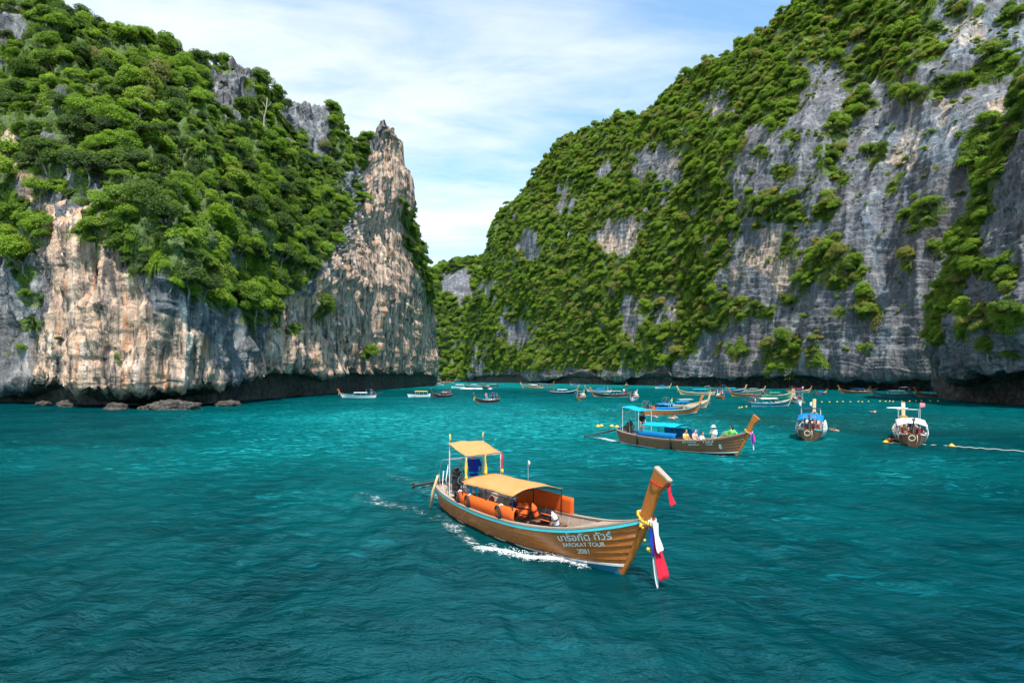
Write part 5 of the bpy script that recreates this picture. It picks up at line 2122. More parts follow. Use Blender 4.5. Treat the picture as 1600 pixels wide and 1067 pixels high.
# red cloth round the prow head
m = MB()
m.torus((1.41, 0, 2.48), .20, .022, (0.35, 0, 1), 20, 6)
o = m.build('prow_sash', K['red'], pr_main, True)
o.scale = (1, .62, 1)
o = put_mesh('ribbon', strip_mesh(.42, .10, .16, 21, .12), K['red'], pr_main)
o.location = (1.70, .04, 2.46)
o = put_mesh('garland', garland_mesh(9, .13, .12, 12, .5), K['yellow'], pr_main)
o.location = (1.12, -.10, 1.40)
o = put_mesh('towel', MB().ball((0, 0, 0), (.14, .12, .10)).mesh('towel', None, True), K['flesh_towel'], pr_main)
o.location = (.86, .10, 1.66)
# yellow pennants and garlands on the stern awning
flag(main, (-7.7, -.72, 2.70), .34, .16, K['pale_yellow'], 'pennant', 2.2)
flag(main, (-7.7, .72, 2.70), .34, .12, K['pale_yellow'], 'pennant', -0.6)
flag(main, (-4.6, .55, 1.6), .72, .09, K['white'], 'pennant', 0.5, .22)
for (x, y, z, L_, col) in ((-6.47, -.74, 2.34, .72, 'yellow'), (-6.47, .05, 2.34, .62, 'yellow'), (-6.47, .74, 2.34, .62, 'red')):
    o = put_mesh('garland', strip_mesh(L_, .07, .10, int(x * y * 10) % 7, .02), K[col], main)
    o.location = (x, y, z)
    o = put_mesh('tassel', MB().ball((0, 0, 0), (.06, .06, .09)).mesh('tassel', None, True), K['yellow'], main)
    o.location = (x + .02, y, z - L_)
# hoops of old tyre and rope over the rolled side tarp
for x in (-6.75, -5.95, -4.02):
    q = hull_surface(x, .72, -1, .02)
    m = MB()
    m.torus((x, q.y + .02, .92), .19, .045, (.25, 1, .1), 20, 8)
    f_ = m.build('fender', RUBBER, main, True)
    m = MB()
    m.tube([(x, q.y + .05, 1.10), (x + .03, q.y + .12, 1.17), (x + .1, q.y + .2, 1.12)], .022, 6)
    m.build('fender_rope', P['white'], f_, True)
# red cylinder, stowed gear and hanging vests under the awning
m = MB()
m.tube([(-5.6, -.25, .55), (-5.6, -.25, .58), (-5.6, -.25, 1.0), (-5.6, -.25, 1.06), (-5.6, -.25, 1.08)], [.06, .10, .10, .05, .03], 12)
tag(m.build('gas_cylinder', P['red'], None, True), 'red gas cylinder between the benches of the boat in front', 'cylinder')
bpy.data.objects['gas_cylinder'].matrix_world = main.matrix_basis.copy()


VEST = person_meshes('stand')['life_vest'].copy()
VEST.transform(Matrix.Translation((0, 0, -1.2)) @ Matrix.Scale(1.0, 4))
VEST.transform(Matrix.Diagonal((.55, .92, .86, 1)))
SUBST = MB()
for z_ in (-.16, .02):
    SUBST.torus((0, 0, z_), .20, .016, (0, 0, 1), 18, 6)
STRAP = SUBST.mesh('strap', K['black'])
STRAP.transform(Matrix.Diagonal((.60, 1.08, 1, 1)))
main_M = main.matrix_basis.copy()
for (x, y, z, rz, ry, col, lab) in ((-3.75, -.30, .96, 2.2, .45, 'orange', 'bright orange life vest hung behind the front post of the apricot awning'),
                                    (-3.45, -.05, .95, .9, -.35, 'orange', 'orange life vest hung nearest the middle under the apricot awning'),
                                    (-3.05, .10, .86, 1.7, .4, 'black', 'black life vest hung beside the orange one under the apricot awning'),
                                    (-2.72, .16, .80, 1.1, -.3, 'white', 'white life vest with black straps at the front of the awning')):
    v = put_mesh('life_vest', VEST, K[col])
    v.matrix_world = main_M @ Matrix.Translation((x, y, z)) @ Euler((0, ry, rz - 1.57 * 0)).to_matrix().to_4x4()
    tag(v, lab, 'life vest', 'life vests hung in the boat in front')
    put_mesh('strap', STRAP, K['black'] if col != 'black' else K['orange'], v)
for (x, y, z, sx_, sy_, sz_, col, lab) in ((-4.9, -.1, .68, .26, .2, .2, 'tan', 'tan bag lying on a bench under the apricot awning'), (-4.6, .35, .72, .22, .22, .24, 'orange', 'orange sack stowed on the far side under the apricot awning'),
                                           (-5.1, .3, .70, .2, .2, .2, 'deep_blue', 'dark blue bag stowed under the apricot awning')):
    m = MB()
    m.ball((0, 0, 0), (sx_, sy_, sz_), 12, 8)
    m.ball((sx_ * .5, sy_ * .2, sz_ * .5), (sx_ * .5, sy_ * .5, sz_ * .5), 10, 7)
    m.torus((0, 0, sz_ * .8), sx_ * .5, .015, (0, 1, 0), 12, 6)
    o = m.build('bag', K[col], None, True)
    o.matrix_world = main_M @ Matrix.Translation((x, y, z))
    tag(o, lab, 'bag')
# bamboo fender pole and ropes at the stern
m = MB()
m.tube([(-9.05, -.50, 1.35), (-9.2, -.66, .7), (-9.25, -.72, .12)], [.045, .05, .05], 8)
m.build('stern_pole', WOOD_PALE, main, True)
m = MB()
m.tube([(-8.1, -.55, 1.9), (-8.2, -.6, 1.3), (-8.05, -.62, .85), (-7.8, -.6, .95)], .016, 6)
m.tube([(-8.4, -.6, 1.6), (-8.45, -.62, 1.1), (-8.3, -.6, .8)], .014, 6)
m.build('rope', P['white'], main, True)
person('helmsman in a blue shirt standing under the apricot stern awning', main, (-7.72, .30, .62), R(150), 'stand', K['royal'], ('trousers', K['turquoise']), 'hair')

# ------------------------------------------------------------------ second boat with its passengers
b2, s2 = on_water(1146, 711.5), on_water(965, 690)
hd2 = math.atan2(b2.y - s2.y, b2.x - s2.x)
boat2 = longtail('brown longtail boat with turquoise awnings carrying passengers', b2, hd2, 1.02, hull=WOOD_RED, bottom='black', stripe='white', rail=None, prow=WOOD_PROW, cap=False, kz=.78, canopy='turquoise', cx=(-6.6, -3.7), cz=1.55,
                 stern='turquoise', sx=(-8.6, -7.0), sz=(2.75, 2.5), tarp='blue', detail=1, group='longtail boats in the lagoon', seed=5, shaft=(-13.2, 0.10),
                 ribbons=(('purple', .75, .16, .20, .12, -.04), ('white', 1.1, .08, .04, .1, .06), ('magenta', .6, .14, .16, .16, .08), ('royal', .95, .08, .06, .08, 0)))
lettering(boat2, 'รักดีเล', -3.1, .60, 1.05, -1, 0.09, bold=0.02, squeeze=1.1)
lettering(boat2, 'ทัวร์', -1.62, .72, .66, -1, 0.11, bold=0.02, squeeze=1.1)
lettering(boat2, 'RAKDEELAY', -2.7, .44, .80, -1, 0.09, bold=0.012, squeeze=1.2)
lettering(boat2, 'TOUR', -1.5, .55, .44, -1, 0.10, bold=0.012, squeeze=1.2)
lettering(boat2, '8', -.72, .40, .17, -1, 0.0, bold=0.03, squeeze=1.2)
for x in (-7.0, -4.0):
    q = hull_surface(x, .7, -1, .06)
    q2 = hull_surface(x - .12, .12, -1, .08)
    m = MB()
    m.tube([(x, q.y, .80), (x - .04, (q.y + q2.y) / 2 - .04, .45), (x - .12, q2.y, .08)], .055, 8)
    m.build('fender', RUBBER, boat2, True)
person('boatman in black shirt standing at the stern of the turquoise boat', boat2, (-7.55, .25, .70), R(-20), 'stand', K['black'], ('shorts', K['grey']))
person('passenger in an orange life vest sitting with back to the awning post', boat2, (-3.35, -.32, .56), R(-8), 'sit', K['tan'], ('shorts', K['navy']), vest=K['yellow'])
person('passenger in dark shirt and orange vest beside the awning', boat2, (-3.0, .2, .54), R(10), 'sit', K['black'], ('shorts', K['navy']), vest=K['orange'])
person('pale passenger sitting between the life vests and the white shirts', boat2, (-2.72, -.22, .60), R(-5), 'sit', K['flesh_towel'], ('shorts', K['white']), skin=SKIN_PALE)
person('dark haired passenger in a white top sitting low by the gunwale', boat2, (-2.15, -.25, .50), R(5), 'sit', K['white'], ('shorts', K['white']), long=True)
person('person in long white shirt and sun hat standing with a phone', boat2, (-1.35, -.05, .14), R(-95), 'phone', K['white'], ('trousers', K['white']), hat=K['white'], long=True)
person('woman in bright green dress reclining on the foredeck', boat2, (-.15, -.05, 1.06), R(170), 'recline', K['lime'], ('shorts', K['lime']), 'long_hair', skin=SKIN_PALE)

# ------------------------------------------------------------------ the pair behind it
p_, h_ = berth(1042, 647.5, 24)
boat3 = longtail('longtail boat with two bright blue awnings and a blue side tarp', p_, h_, .95, hull=WOOD_HULL, bottom='blue', stripe='white', rail='cyan', prow=WOOD_PROW, kz=.9, canopy='blue', cx=(-7.2, -4.2), cz=1.5, stern=None,
                 second=('blue', -3.9, -1.6, 1.75), tarp='blue', detail=1, group='longtail boats in the lagoon', seed=8, ribbons=(('pink', .7, .14, .16, .1, 0), ('magenta', .6, .1, .12, .1, .05)))
p_, h_ = berth(1066, 639, 27)
boat4 = longtail('longtail boat with varnished bow moored behind the blue awnings', p_, h_, .95, hull=WOOD_PALE, bottom='navy', stripe='white', rail='white', prow=WOOD_PALE, kz=1.0, canopy='grey', stern=None, detail=1, group='longtail boats in the lagoon', seed=9,
                 ribbons=(('orange', 1.2, .10, .12, .1, 0), ('white', .6, .1, .12, .1, .05)))
person('boatman in a lime shirt standing on the boat with two blue awnings', boat3, (-3.95, .3, .62), R(-60), 'stand', K['lime'], ('shorts', K['black']))
for i, (x, y, c_) in enumerate(((-7.6, -.2, 'orange'), (-7.2, .2, 'red'), (-6.9, -.3, 'orange'))):
    person(('passenger in orange vest at the stern of the boat with two blue awnings', 'passenger in red vest at the stern of the boat with two blue awnings', 'passenger in orange vest just behind the blue awning')[i], boat3, (x, y, .54), R(0), 'sit', K[c_], ('shorts', K['navy']), vest=K[c_])

# ------------------------------------------------------------------ two boats seen from astern
a, b = on_water(1264, 689), None
hd5 = R(60)
boat5 = longtail('longtail boat with bright blue awning seen from astern', a + Vector((math.cos(hd5), math.sin(hd5), 0)) * 9.5, hd5, 1.0, hull=WOOD_RED, bottom='brown', stripe=None, rail='cyan', prow=WOOD_PALE, cap=False, kz=1.05, canopy='blue', cx=(-8.6, -6.2), cz=1.50, arch=.22, slope=.34,
                 stern='deep_blue', sx=(-6.4, -4.9), sz=(2.45, 2.3), detail=1, group='longtail boats in the lagoon', seed=12, engine=False, ribbons=(('pink', .6, .16, .2, .05, 0), ('white', .7, .16, .2, .05, .05)))
a6 = on_water(1428, 697.5)
hd6 = R(59)
boat6 = longtail('longtail boat with white awning and hanging ropes seen from astern', a6 + Vector((math.cos(hd6), math.sin(hd6), 0)) * 9.3, hd6, .98, hull=WOOD_RED, bottom='brown', stripe=None, rail='white', prow=WOOD_PALE, cap=True, kz=.95, canopy='white', cx=(-8.2, -6.0), cz=1.42, arch=.20, slope=.32,
                 stern='white', sx=(-5.4, -4.2), sz=(2.55, 2.5), detail=1, group='longtail boats in the lagoon', seed=13, engine=False, ribbons=(('white', .6, .16, .2, .05, 0), ('pink', .7, .16, .2, .05, .05)))
for bt in (boat5, boat6):
    pw = next(c for c in bt.children if c.name.startswith('prow'))
    pw.scale = (1, 1.75, 1)
    engine_parts(bt, -8.35, 1.12, (-9.3, 2.0))
    # rope hoop and white hoses slung over the stern and sides
    m = MB()
    m.torus((-9.52, .12, .62), .20, .03, (1, .1, .1), 20, 8)
    m.tube([(-9.5, -.2, .85), (-9.56, -.22, .5), (-9.5, -.15, .15)], .022, 6)
    m.build('rope_coil', ROPE, bt, True)
    for k, (t_, side) in enumerate(((.16, -1), (.22, -1), (.30, -1), (.14, 1), (.24, 1), (.38, -1))):
        q, q0 = hull_pt(t_, 1.0, side, .07), hull_pt(t_, .45, side, .14)
        m = MB()
        m.tube([(q.x, q.y - side * .05, 1.45), (q.x, q.y + side * .05, 1.15), (q.x, q.y + side * .10, q.z), q0], .032, 7)
        m.build('fender_hose', P['white'], bt, True)
    for k, (x, y) in enumerate(((-7.9, .35), (-7.2, -.3), (-6.4, .3))):
        v = put_mesh('life_vest', VEST, K[('orange', 'red', 'deep_blue')[k]], None)
        bpy.context.view_layer.update()
        v.matrix_world = bt.matrix_basis @ Matrix.Translation((x, y, .85)) @ Euler((0, 0, 3.1)).to_matrix().to_4x4()
        tag(v, ('orange', 'red', 'dark blue')[k] + ' life vest stowed in the stern-on boat with the ' + ('blue' if bt is boat5 else 'white') + ' awning', 'life vest', 'life vests in the stern-on boats')
for bt, nm_, lst in ((boat5, 'blue', ((-7.9, -.45, 'pink', 'orange'), (-7.0, .45, 'turquoise', None), (-3.6, -.4, 'flesh_towel', None), (-2.4, .3, 'white', None))),
                     (boat6, 'white', ((-7.6, -.5, 'red', None), (-6.8, .45, 'white', 'orange'), (-3.4, .35, 'flesh_towel', None)))):
    for k, (x, y, c_, vs_) in enumerate(lst):
        person('passenger in ' + {'flesh_towel': 'skin-coloured'}.get(c_, c_) + ' sitting ' + ('aft' if x < -6 else 'forward') + ' in the stern-on boat with the ' + nm_ + ' awning', bt, (x, y, .62), R(180 if k % 2 else 20), 'sit', K[c_], ('shorts', K['navy']), skin=SKIN_PALE if k % 2 else SKIN, vest=K[vs_] if vs_ else None, detail=False)
    # towels and hoses dried over the rails
    for k, (t_, side, c_) in enumerate(((.20, -1, 'white'), (.27, -1, 'tan'), (.33, -1, 'white'), (.20, 1, 'pink'), (.30, 1, 'tan'), (.12, 1, 'white'))):
        q = hull_pt(t_, 1.0, side, .05)
        m = MB()
        m.sheet([[(q.x + dx, q.y - side * .12, q.z + .02), (q.x + dx, q.y, q.z + .07), (q.x + dx, q.y + side * .06, q.z - .1), (q.x + dx + .03, q.y + side * .07, q.z - .34 - .05 * k % .2)] for dx in (-.16, -.05, .06, .17)], .02)
        m.build('towel', K[c_], bt, True)
flag(boat5, (-6.3, .7, 2.42), .55, .2, K['white'], 'pennant', 2.0)
flag(boat5, (-6.3, -.1, 2.42), .55, .2, K['white'], 'pennant', 2.0)
flag(boat6, (-5.3, -.7, 2.5), .6, .45, K['pink'], 'pennant', -0.9)
flag(boat6, (-5.3, .5, 2.5), .5, .3, K['white'], 'pennant', -0.9)
person('bare-backed passenger sitting by the prow of the blue-awning stern-on boat', boat5, (-1.0, -.1, 1.0), R(10), 'sit', K['pink'], ('shorts', K['navy']), skin=SKIN_PALE)
person('passenger sitting under the upper awning of the white-awning boat', boat6, (-4.3, -.2, 1.05), R(170), 'sit', K['black'], ('shorts', K['navy']), skin=SKIN_PALE)

# ------------------------------------------------------------------ the boats further off
GR = 'small longtail boats far across the lagoon'
far = [
    # label, x, y, heading, scale, hull, bottom, rail, prow, canopy, stern canopy
    ('blue and white longtail boat drifting close under the left cliff', 563, 621.5, 192, .85, P['white'], 'blue', 'blue', WOOD_PROW, 'white', 'deep_blue'),
    ('dark longtail boat with pink awning seen end-on near the yellow speedboat', 692, 621, 245, .85, WOOD_BLACK, 'black', None, WOOD_RED, 'pink', 'black'),
    ('dark longtail boat with blue-clad people heading out alone in mid lagoon', 763, 629, 235, .75, WOOD_BLACK, 'brown', None, WOOD_RED, None, 'navy'),
    ('white longtail boat by the foot of the spire', 684, 602, 210, .9, P['white'], 'cyan', 'cyan', WOOD_PROW, 'white', None),
    ('brown longtail boat with orange prow by the foot of the spire', 692, 599.5, 20, 1.0, WOOD_RED, 'brown', None, WOOD_PROW, 'orange', None),
    ('orange-prowed longtail boat in the narrow gap', 700, 598.2, 15, 1.0, WOOD_PALE, 'brown', None, WOOD_PROW, 'grey', None),
    ('grey longtail boat right of the white speedboat', 741, 604.5, 170, .9, P['grey'], 'navy', 'white', WOOD_RED, 'white', None),
    ('small dark longtail boat in the white wake', 760, 607.5, 250, .85, WOOD_BLACK, 'teal', None, WOOD_RED, 'white', None),
    ('dark longtail boat at the far shore beside the wake', 769, 604, 165, .85, WOOD_BLACK, 'navy', None, WOOD_PROW, 'grey', None),
    ('teal-sterned longtail boat with pale prow against the green far shore', 834, 606.5, 172, 1.0, WOOD_PALE, 'teal', 'cyan', WOOD_PALE, 'white', 'green'),
    ('second orange-prowed longtail boat tied beside the teal-sterned one', 831, 604.5, 170, 1.0, WOOD_PROW, 'brown', None, WOOD_PROW, 'grey', None),
    ('longtail boat with deep blue awning against the far shore', 850, 603.0, 10, 1.0, WOOD_RED, 'navy', None, WOOD_PROW, 'deep_blue', None),
    ('dark blue longtail boat with white awning and orange prow pointing right', 878, 615, 10, .85, P['navy'], 'navy', 'white', WOOD_PROW, 'white', 'navy'),
    ('tiny longtail boat with blue awning close to the far rocks', 899, 603, 120, .85, P['white'], 'blue', 'blue', WOOD_RED, 'blue', None),
    ('white longtail boat with orange hull seen from astern in mid lagoon', 908, 624.5, 75, .8, WOOD_PROW, 'orange', 'white', WOOD_PALE, 'white', 'white'),
    ('longtail boat with blue awning and pale prow behind the long dark boat', 938, 612.5, 175, .85, P['white'], 'blue', 'blue', WOOD_PROW, 'blue', 'navy'),
    ('long dark longtail boat with grey awning and prow to the left', 957, 620, 186, .95, WOOD_BLACK, 'black', None, WOOD_PROW, 'grey', None),
    ('white and blue longtail boat seen end-on', 991, 625, 70, .8, P['white'], 'blue', 'blue', WOOD_PALE, 'white', 'deep_blue'),
    ('tiny brown longtail boat by the rocks behind', 979, 604.5, 80, .85, WOOD_RED, 'brown', None, WOOD_PALE, 'grey', None),
    ('longtail boat with turquoise awning and pale prow against the dark rocks', 1034, 606.5, 14, .8, P['white'], 'teal', 'cyan', WOOD_PALE, 'turquoise', None),
    ('longtail boat with turquoise awning and white prow to the left', 1092, 616.8, 174, 1.0, WOOD_PALE, 'grey', 'white', WOOD_PALE, 'turquoise', 'grey'),
    ('brown longtail boat crowded with people seen end-on', 1126, 622.5, 80, .7, WOOD_PROW, 'brown', 'white', WOOD_PALE, 'white', None),
    ('longtail boat with wide blue awning near the rocks', 1140, 613, 5, .95, P['blue'], 'blue', 'cyan', WOOD_PALE, 'turquoise', 'turquoise'),
    ('brown longtail boat with two tall prows to the left', 1171, 619.5, 172, .85, WOOD_HULL, 'brown', None, WOOD_PROW, None, None),
    ('white-prowed longtail boat lying behind the brown one', 1176, 612.5, 12, .8, WOOD_PALE, 'grey', 'white', WOOD_PALE, 'grey', None),
    ('longtail boat with green awning beside the brown one', 1210, 621, 6, .8, P['green'], 'green', 'cyan', WOOD_PALE, 'green', 'turquoise'),
    ('longtail boat with white awning and pale orange prow pointing right', 1200, 634.5, 14, .82, P['sea_blue'], 'brown', 'cyan', WOOD_PALE, 'white', None),
    ('longtail boat with blue awning seen from astern by the float line', 1246, 629.5, 70, .85, P['white'], 'blue', 'blue', WOOD_PALE, 'blue', 'deep_blue'),
    ('longtail boat with magenta awning and prow pointing right', 1246, 613.5, 10, .85, WOOD_PALE, 'grey', None, WOOD_PROW, 'magenta', 'magenta'),
    ('small longtail boat with blue awning and orange prow by the dark rocks', 1281, 616, 30, .6, WOOD_RED, 'grey', None, WOOD_PROW, 'blue', None),
    ('dark brown longtail boat with deep blue awning moored under the right wall', 1340, 614.5, 175, .95, WOOD_RED, 'brown', None, WOOD_RED, 'deep_blue', None),
    ('teal longtail boat with white awning moored under the right wall', 1398, 619.8, 178, 1.0, P['teal'], 'teal', 'teal', WOOD_RED, 'white', 'white'),
    ('brown longtail boat with blue awning next to the sea cave', 1468, 620.5, 176, 1.0, WOOD_RED, 'brown', None, WOOD_PROW, 'deep_blue', 'white'),
]
boats = {}
for k, (lab, x, y, deg, S_, hu, bo, ra, pw, ca, sc_) in enumerate(far):
    p_, h_ = berth(x, y, deg, S_)
    big = CAM_H * F / (y - YH) < 125
    rb = ()
    if k % 2 == 0:
        rb = ((('pink', 'yellow', 'white', 'orange', 'magenta')[k % 5], .8, .16, .22, .1, 0), (('white', 'royal', 'yellow')[k % 3], .7, .14, .16, .1, .06))
    boats[k] = longtail(lab, p_, h_, S_, hull=hu, bottom=bo, stripe='white' if k % 3 else None, rail=ra, prow=pw, kz=(.85, 1.0, .95, 1.05)[k % 4], cap=False, canopy=ca, cx=(-6.8 - .2 * (k % 3), -3.0 - .3 * (k % 2)), cz=1.5 + .05 * (k % 3),
                        stern=sc_, sz=(2.6, 2.45), detail=0, group=GR, engine=True, ribbons=rb, seed=k, tarp=('blue' if ca in ('blue', 'turquoise') and k % 2 else None), shaft=(-12.3, .3) if k % 2 else (-11.2, 1.6))
# people who show on the far boats
shirts = ['white', 'royal', 'red', 'black', 'orange', 'turquoise', 'pink', 'navy']
for n_, (k, x, y, z, pose, c_, lab) in enumerate((
        (2, -6.6, .2, .5, 'stand', 'royal', 'boatman in royal blue on the lone dark boat in mid lagoon'), (2, -4.6, -.2, .5, 'sit', 'turquoise', 'passenger in turquoise on the lone dark boat in mid lagoon'),
        (2, -3.4, .3, .5, 'stand', 'pink', 'passenger in pink standing on the lone dark boat in mid lagoon'), (0, -8.1, .1, .6, 'stand', 'navy', 'boatman on the blue and white boat under the left cliff'),
        (1, -7.4, .1, .5, 'stand', 'black', 'boatman in black on the dark boat with pink awning'), (1, -4.0, -.2, .5, 'sit', 'navy', 'passenger in navy on the dark boat with pink awning'),
        (14, -7.6, .1, .55, 'stand', 'black', 'boatman in black on the white boat with orange hull'), (16, -8.0, .1, .6, 'stand', 'white', 'boatman in white on the long dark boat'),
        (17, -6.9, .2, .5, 'stand', 'navy', 'boatman in navy on the white and blue end-on boat'), (17, -2.6, -.1, .6, 'stand', 'white', 'passenger in white on the white and blue end-on boat'),
        (21, -6.2, -.2, .5, 'stand', 'white', 'passenger in white standing on the crowded brown boat'), (21, -4.8, .2, .5, 'stand', 'pink', 'passenger in pink standing on the crowded brown boat'),
        (21, -7.4, .2, .5, 'stand', 'red', 'passenger in red standing on the crowded brown boat'), (26, -7.9, .1, .6, 'stand', 'royal', 'boatman in blue at the stern of the white-awning boat'),
        (26, -3.2, .2, .5, 'sit', 'red', 'passenger in red under the white awning'), (27, -8.6, .2, .6, 'stand', 'navy', 'boatman in navy at the float line'),
        (27, -8.2, -.4, .6, 'sit', 'red', 'passenger in red sitting at the stern by the float line'), (27, -7.8, .5, .6, 'sit', 'white', 'passenger in white sitting at the stern by the float line'),
        (31, -8.5, .2, .6, 'stand', 'turquoise', 'boatman in turquoise on the teal boat under the right wall'), (32, -8.6, .2, .6, 'stand', 'orange', 'boatman in orange on the boat next to the sea cave'),
        (28, -2.4, .1, .6, 'stand', 'white', 'passenger in white on the boat with magenta awning'))):
    person(lab, boats[k], (x, y, z), R(40 * n_), pose, K[c_], ('shorts', K[shirts[(n_ + 3) % 8]]), detail=False, group='people on the far boats')


# ------------------------------------------------------------------ speedboats
def speedboat(label, x, y, deg, S_, roof, hull):
    p_ = on_water(x, y)
    root = empty('speedboat', p_, R(deg))
    root.scale = (S_,) * 3
    tag(root, label, 'speedboat', 'speedboats in the lagoon')
    xs_ = [-4.0, -3.0, -1.0, 1.0, 2.6, 3.6, 4.3]
    bs_ = [1.15, 1.2, 1.25, 1.2, .9, .48, .05]
    zs_ = [.85, .85, .88, .95, 1.05, 1.15, 1.25]
    m = MB()
    for sd in (-1, 1):
        m.sheet([[(x_ - (.5 if x_ > 3 else 0) * (1 - v), sd * b_ * (0.15 + .85 * v ** .5), -.35 + (z_ + .35) * v) for v in (0, .2, .4, .6, .8, 1)] for x_, b_, z_ in zip(xs_, bs_, zs_)], .05)
    m.sheet([[(-3.98, sd * b_, z_) for sd in (-1, 0, 1)] for b_, z_ in ((.2, -.3), (1.1, .3), (1.15, .84))], .05)
    h = m.build('hull', hull, root)
    m = MB()
    m.sheet([[(x_, b_ * q, z_ - .04) for q in (-1, 0, 1)] for x_, b_, z_ in zip(xs_[3:], bs_[3:], zs_[3:])], .04)
    m.sheet([[(x_, b_ * q * .95, .25) for q in (-1, 0, 1)] for x_, b_ in zip(xs_[:4], bs_[:4])], .04)
    m.build('deck', P['white'], root)
    m = MB()
    m.sheet(canopy_rows(-3.3, 1.6, 1.12, 2.15, 2.2, .16, 0, wave=0), .06)
    m.build('roof', roof, root, True)
    posts(root, [((x_, sd * 1.08, .85), (x_ + .1, sd * 1.05, 2.17)) for x_ in (-3.2, -1.6, 0, 1.3) for sd in (-1, 1)], .03, P['white'])
    m = MB()
    m.sheet([[(1.3 + .5 * u, -.95 + 1.9 * k / 4, 2.1 - 1.15 * u) for k in range(5)] for u in (0, .5, 1)], .03)
    m.build('windshield', P['navy'], root)
    for x_ in (-2.6, -1.6, -.6, .3):
        m = MB()
        m.box((x_, 0, .55), (.45, 1.9, .12), None, .03)
        m.box((x_ - .2, 0, .85), (.1, 1.9, .5), None, .03)
        m.build('seat', P['navy'], root)
    for sy in (-.5, .5):
        m = MB()
        m.box((-4.25, sy, .95), (.45, .36, .5), None, .1)
        m.box((-4.25, sy, .35), (.2, .14, .9), None, .04)
        m.build('outboard', P['black'] if roof is not P['yellow'] else P['white'], root)
    return root


speedboat('white speedboat with yellow roof beside the left cliff', 654, 620.5, 205, .68, P['yellow'], P['white'])
speedboat('white speedboat with white roof crossing in the gap', 716, 606.5, 188, .78, P['white'], P['white'])

# ------------------------------------------------------------------ swimmers
w0 = lambda x, y, z=0.0: on_water(x, y) + Vector((0, 0, z))
person('swimmer in pink beside the boat with two blue awnings', None, w0(1026, 651, .02), R(200), 'swim', K['pink'], None, skin=SKIN_PALE, detail=False)
person('left swimmer of the pair beside the brown turquoise-awning boat', None, w0(1051, 653, .04), R(150), 'swim', K['flesh_towel'], None, skin=SKIN_PALE, detail=False)
person('right swimmer of the pair in a yellow vest', None, w0(1056, 652, .06), R(210), 'swim', K['flesh_towel'], None, skin=SKIN_PALE, vest=K['yellow'], detail=False)
person('swimmer right of the blue-awning stern-on boat', None, w0(1306, 672, .04), R(160), 'swim', None, None, skin=SKIN, detail=False)
person('swimmer in an orange life vest holding on beside the white-awning boat', None, w0(1391, 688, .12), R(20), 'swim', K['orange'], None, vest=K['orange'], detail=False)
person('snorkeller in pink far out beyond the float line', None, w0(1366, 643, .03), R(100), 'swim', K['pink'], None, skin=SKIN_PALE, detail=False)


# ------------------------------------------------------------------ floats and lines
BUOY = MB().ball((0, 0, 0), (.20, .20, .15), 12, 8).torus((0, 0, .0), .20, .03, (0, 0, 1), 14, 6).tube([(0, 0, .14), (0, 0, .21)], .04, 8).mesh('float', P['yellow'], True)


def buoy(x, y, s, label, group):
    p_ = on_water(x, y)
    o = put_mesh('buoy', BUOY, P['yellow'])
    o.location = (p_.x, p_.y, .05)
    o.scale = (s,) * 3
    tag(o, label, 'buoy', group)
    return o


for x in (1256, 1272, 1284, 1297, 1309, 1318, 1329, 1342, 1347, 1357, 1374, 1383, 1391, 1396, 1410, 1421, 1431, 1441, 1453, 1466):
    buoy(x + random.uniform(-1, 1), 628.6 - (x - 1256) * .009 + random.uniform(-.4, .4), .8, 'small yellow float in the row strung across the right of the lagoon', 'row of yellow floats')
for x, y in ((934.5, 667), (940, 666), (956, 666.5), (964, 667.5)):
    buoy(x, y, 1.0, 'yellow float bobbing left of the brown boat with turquoise awnings', 'yellow floats by the turquoise-awning boat')
for x, y in ((1155, 637.5), (1159, 636.8), (1166, 635.8)):
    buoy(x, y, .8, 'yellow float beside the white-awning boat with pale orange prow', 'yellow floats by the white-awning boat')
buoy(1384, 691.5, .9, 'yellow float on the mooring rope left of the white-awning stern-on boat', None)
buoy(1487, 697.5, .9, 'yellow float on the mooring rope right of the white-awning stern-on boat', None)


def line_on_water(name, pts, r, mat, label, cat):
    P3 = []
    for (x, y), (x2, y2) in zip(pts[:-1], pts[1:]):
        for k in range(12):
            q = on_water(x + (x2 - x) * k / 12, y + (y2 - y) * k / 12)
            P3.append((q.x, q.y, .02 + .03 * math.sin(k * 1.7 + x)))
    m = MB()
    m.tube(P3, r, 6)
    o = m.build(name, mat, None, True)
    tag(o, label, cat)


line_on_water('mooring_rope', [(1384, 691.5), (1430, 694), (1487, 697.5), (1545, 701.5), (1640, 708)], .024, ROPE, 'pale mooring rope floating past the white-awning stern-on boat to the right edge', 'rope')

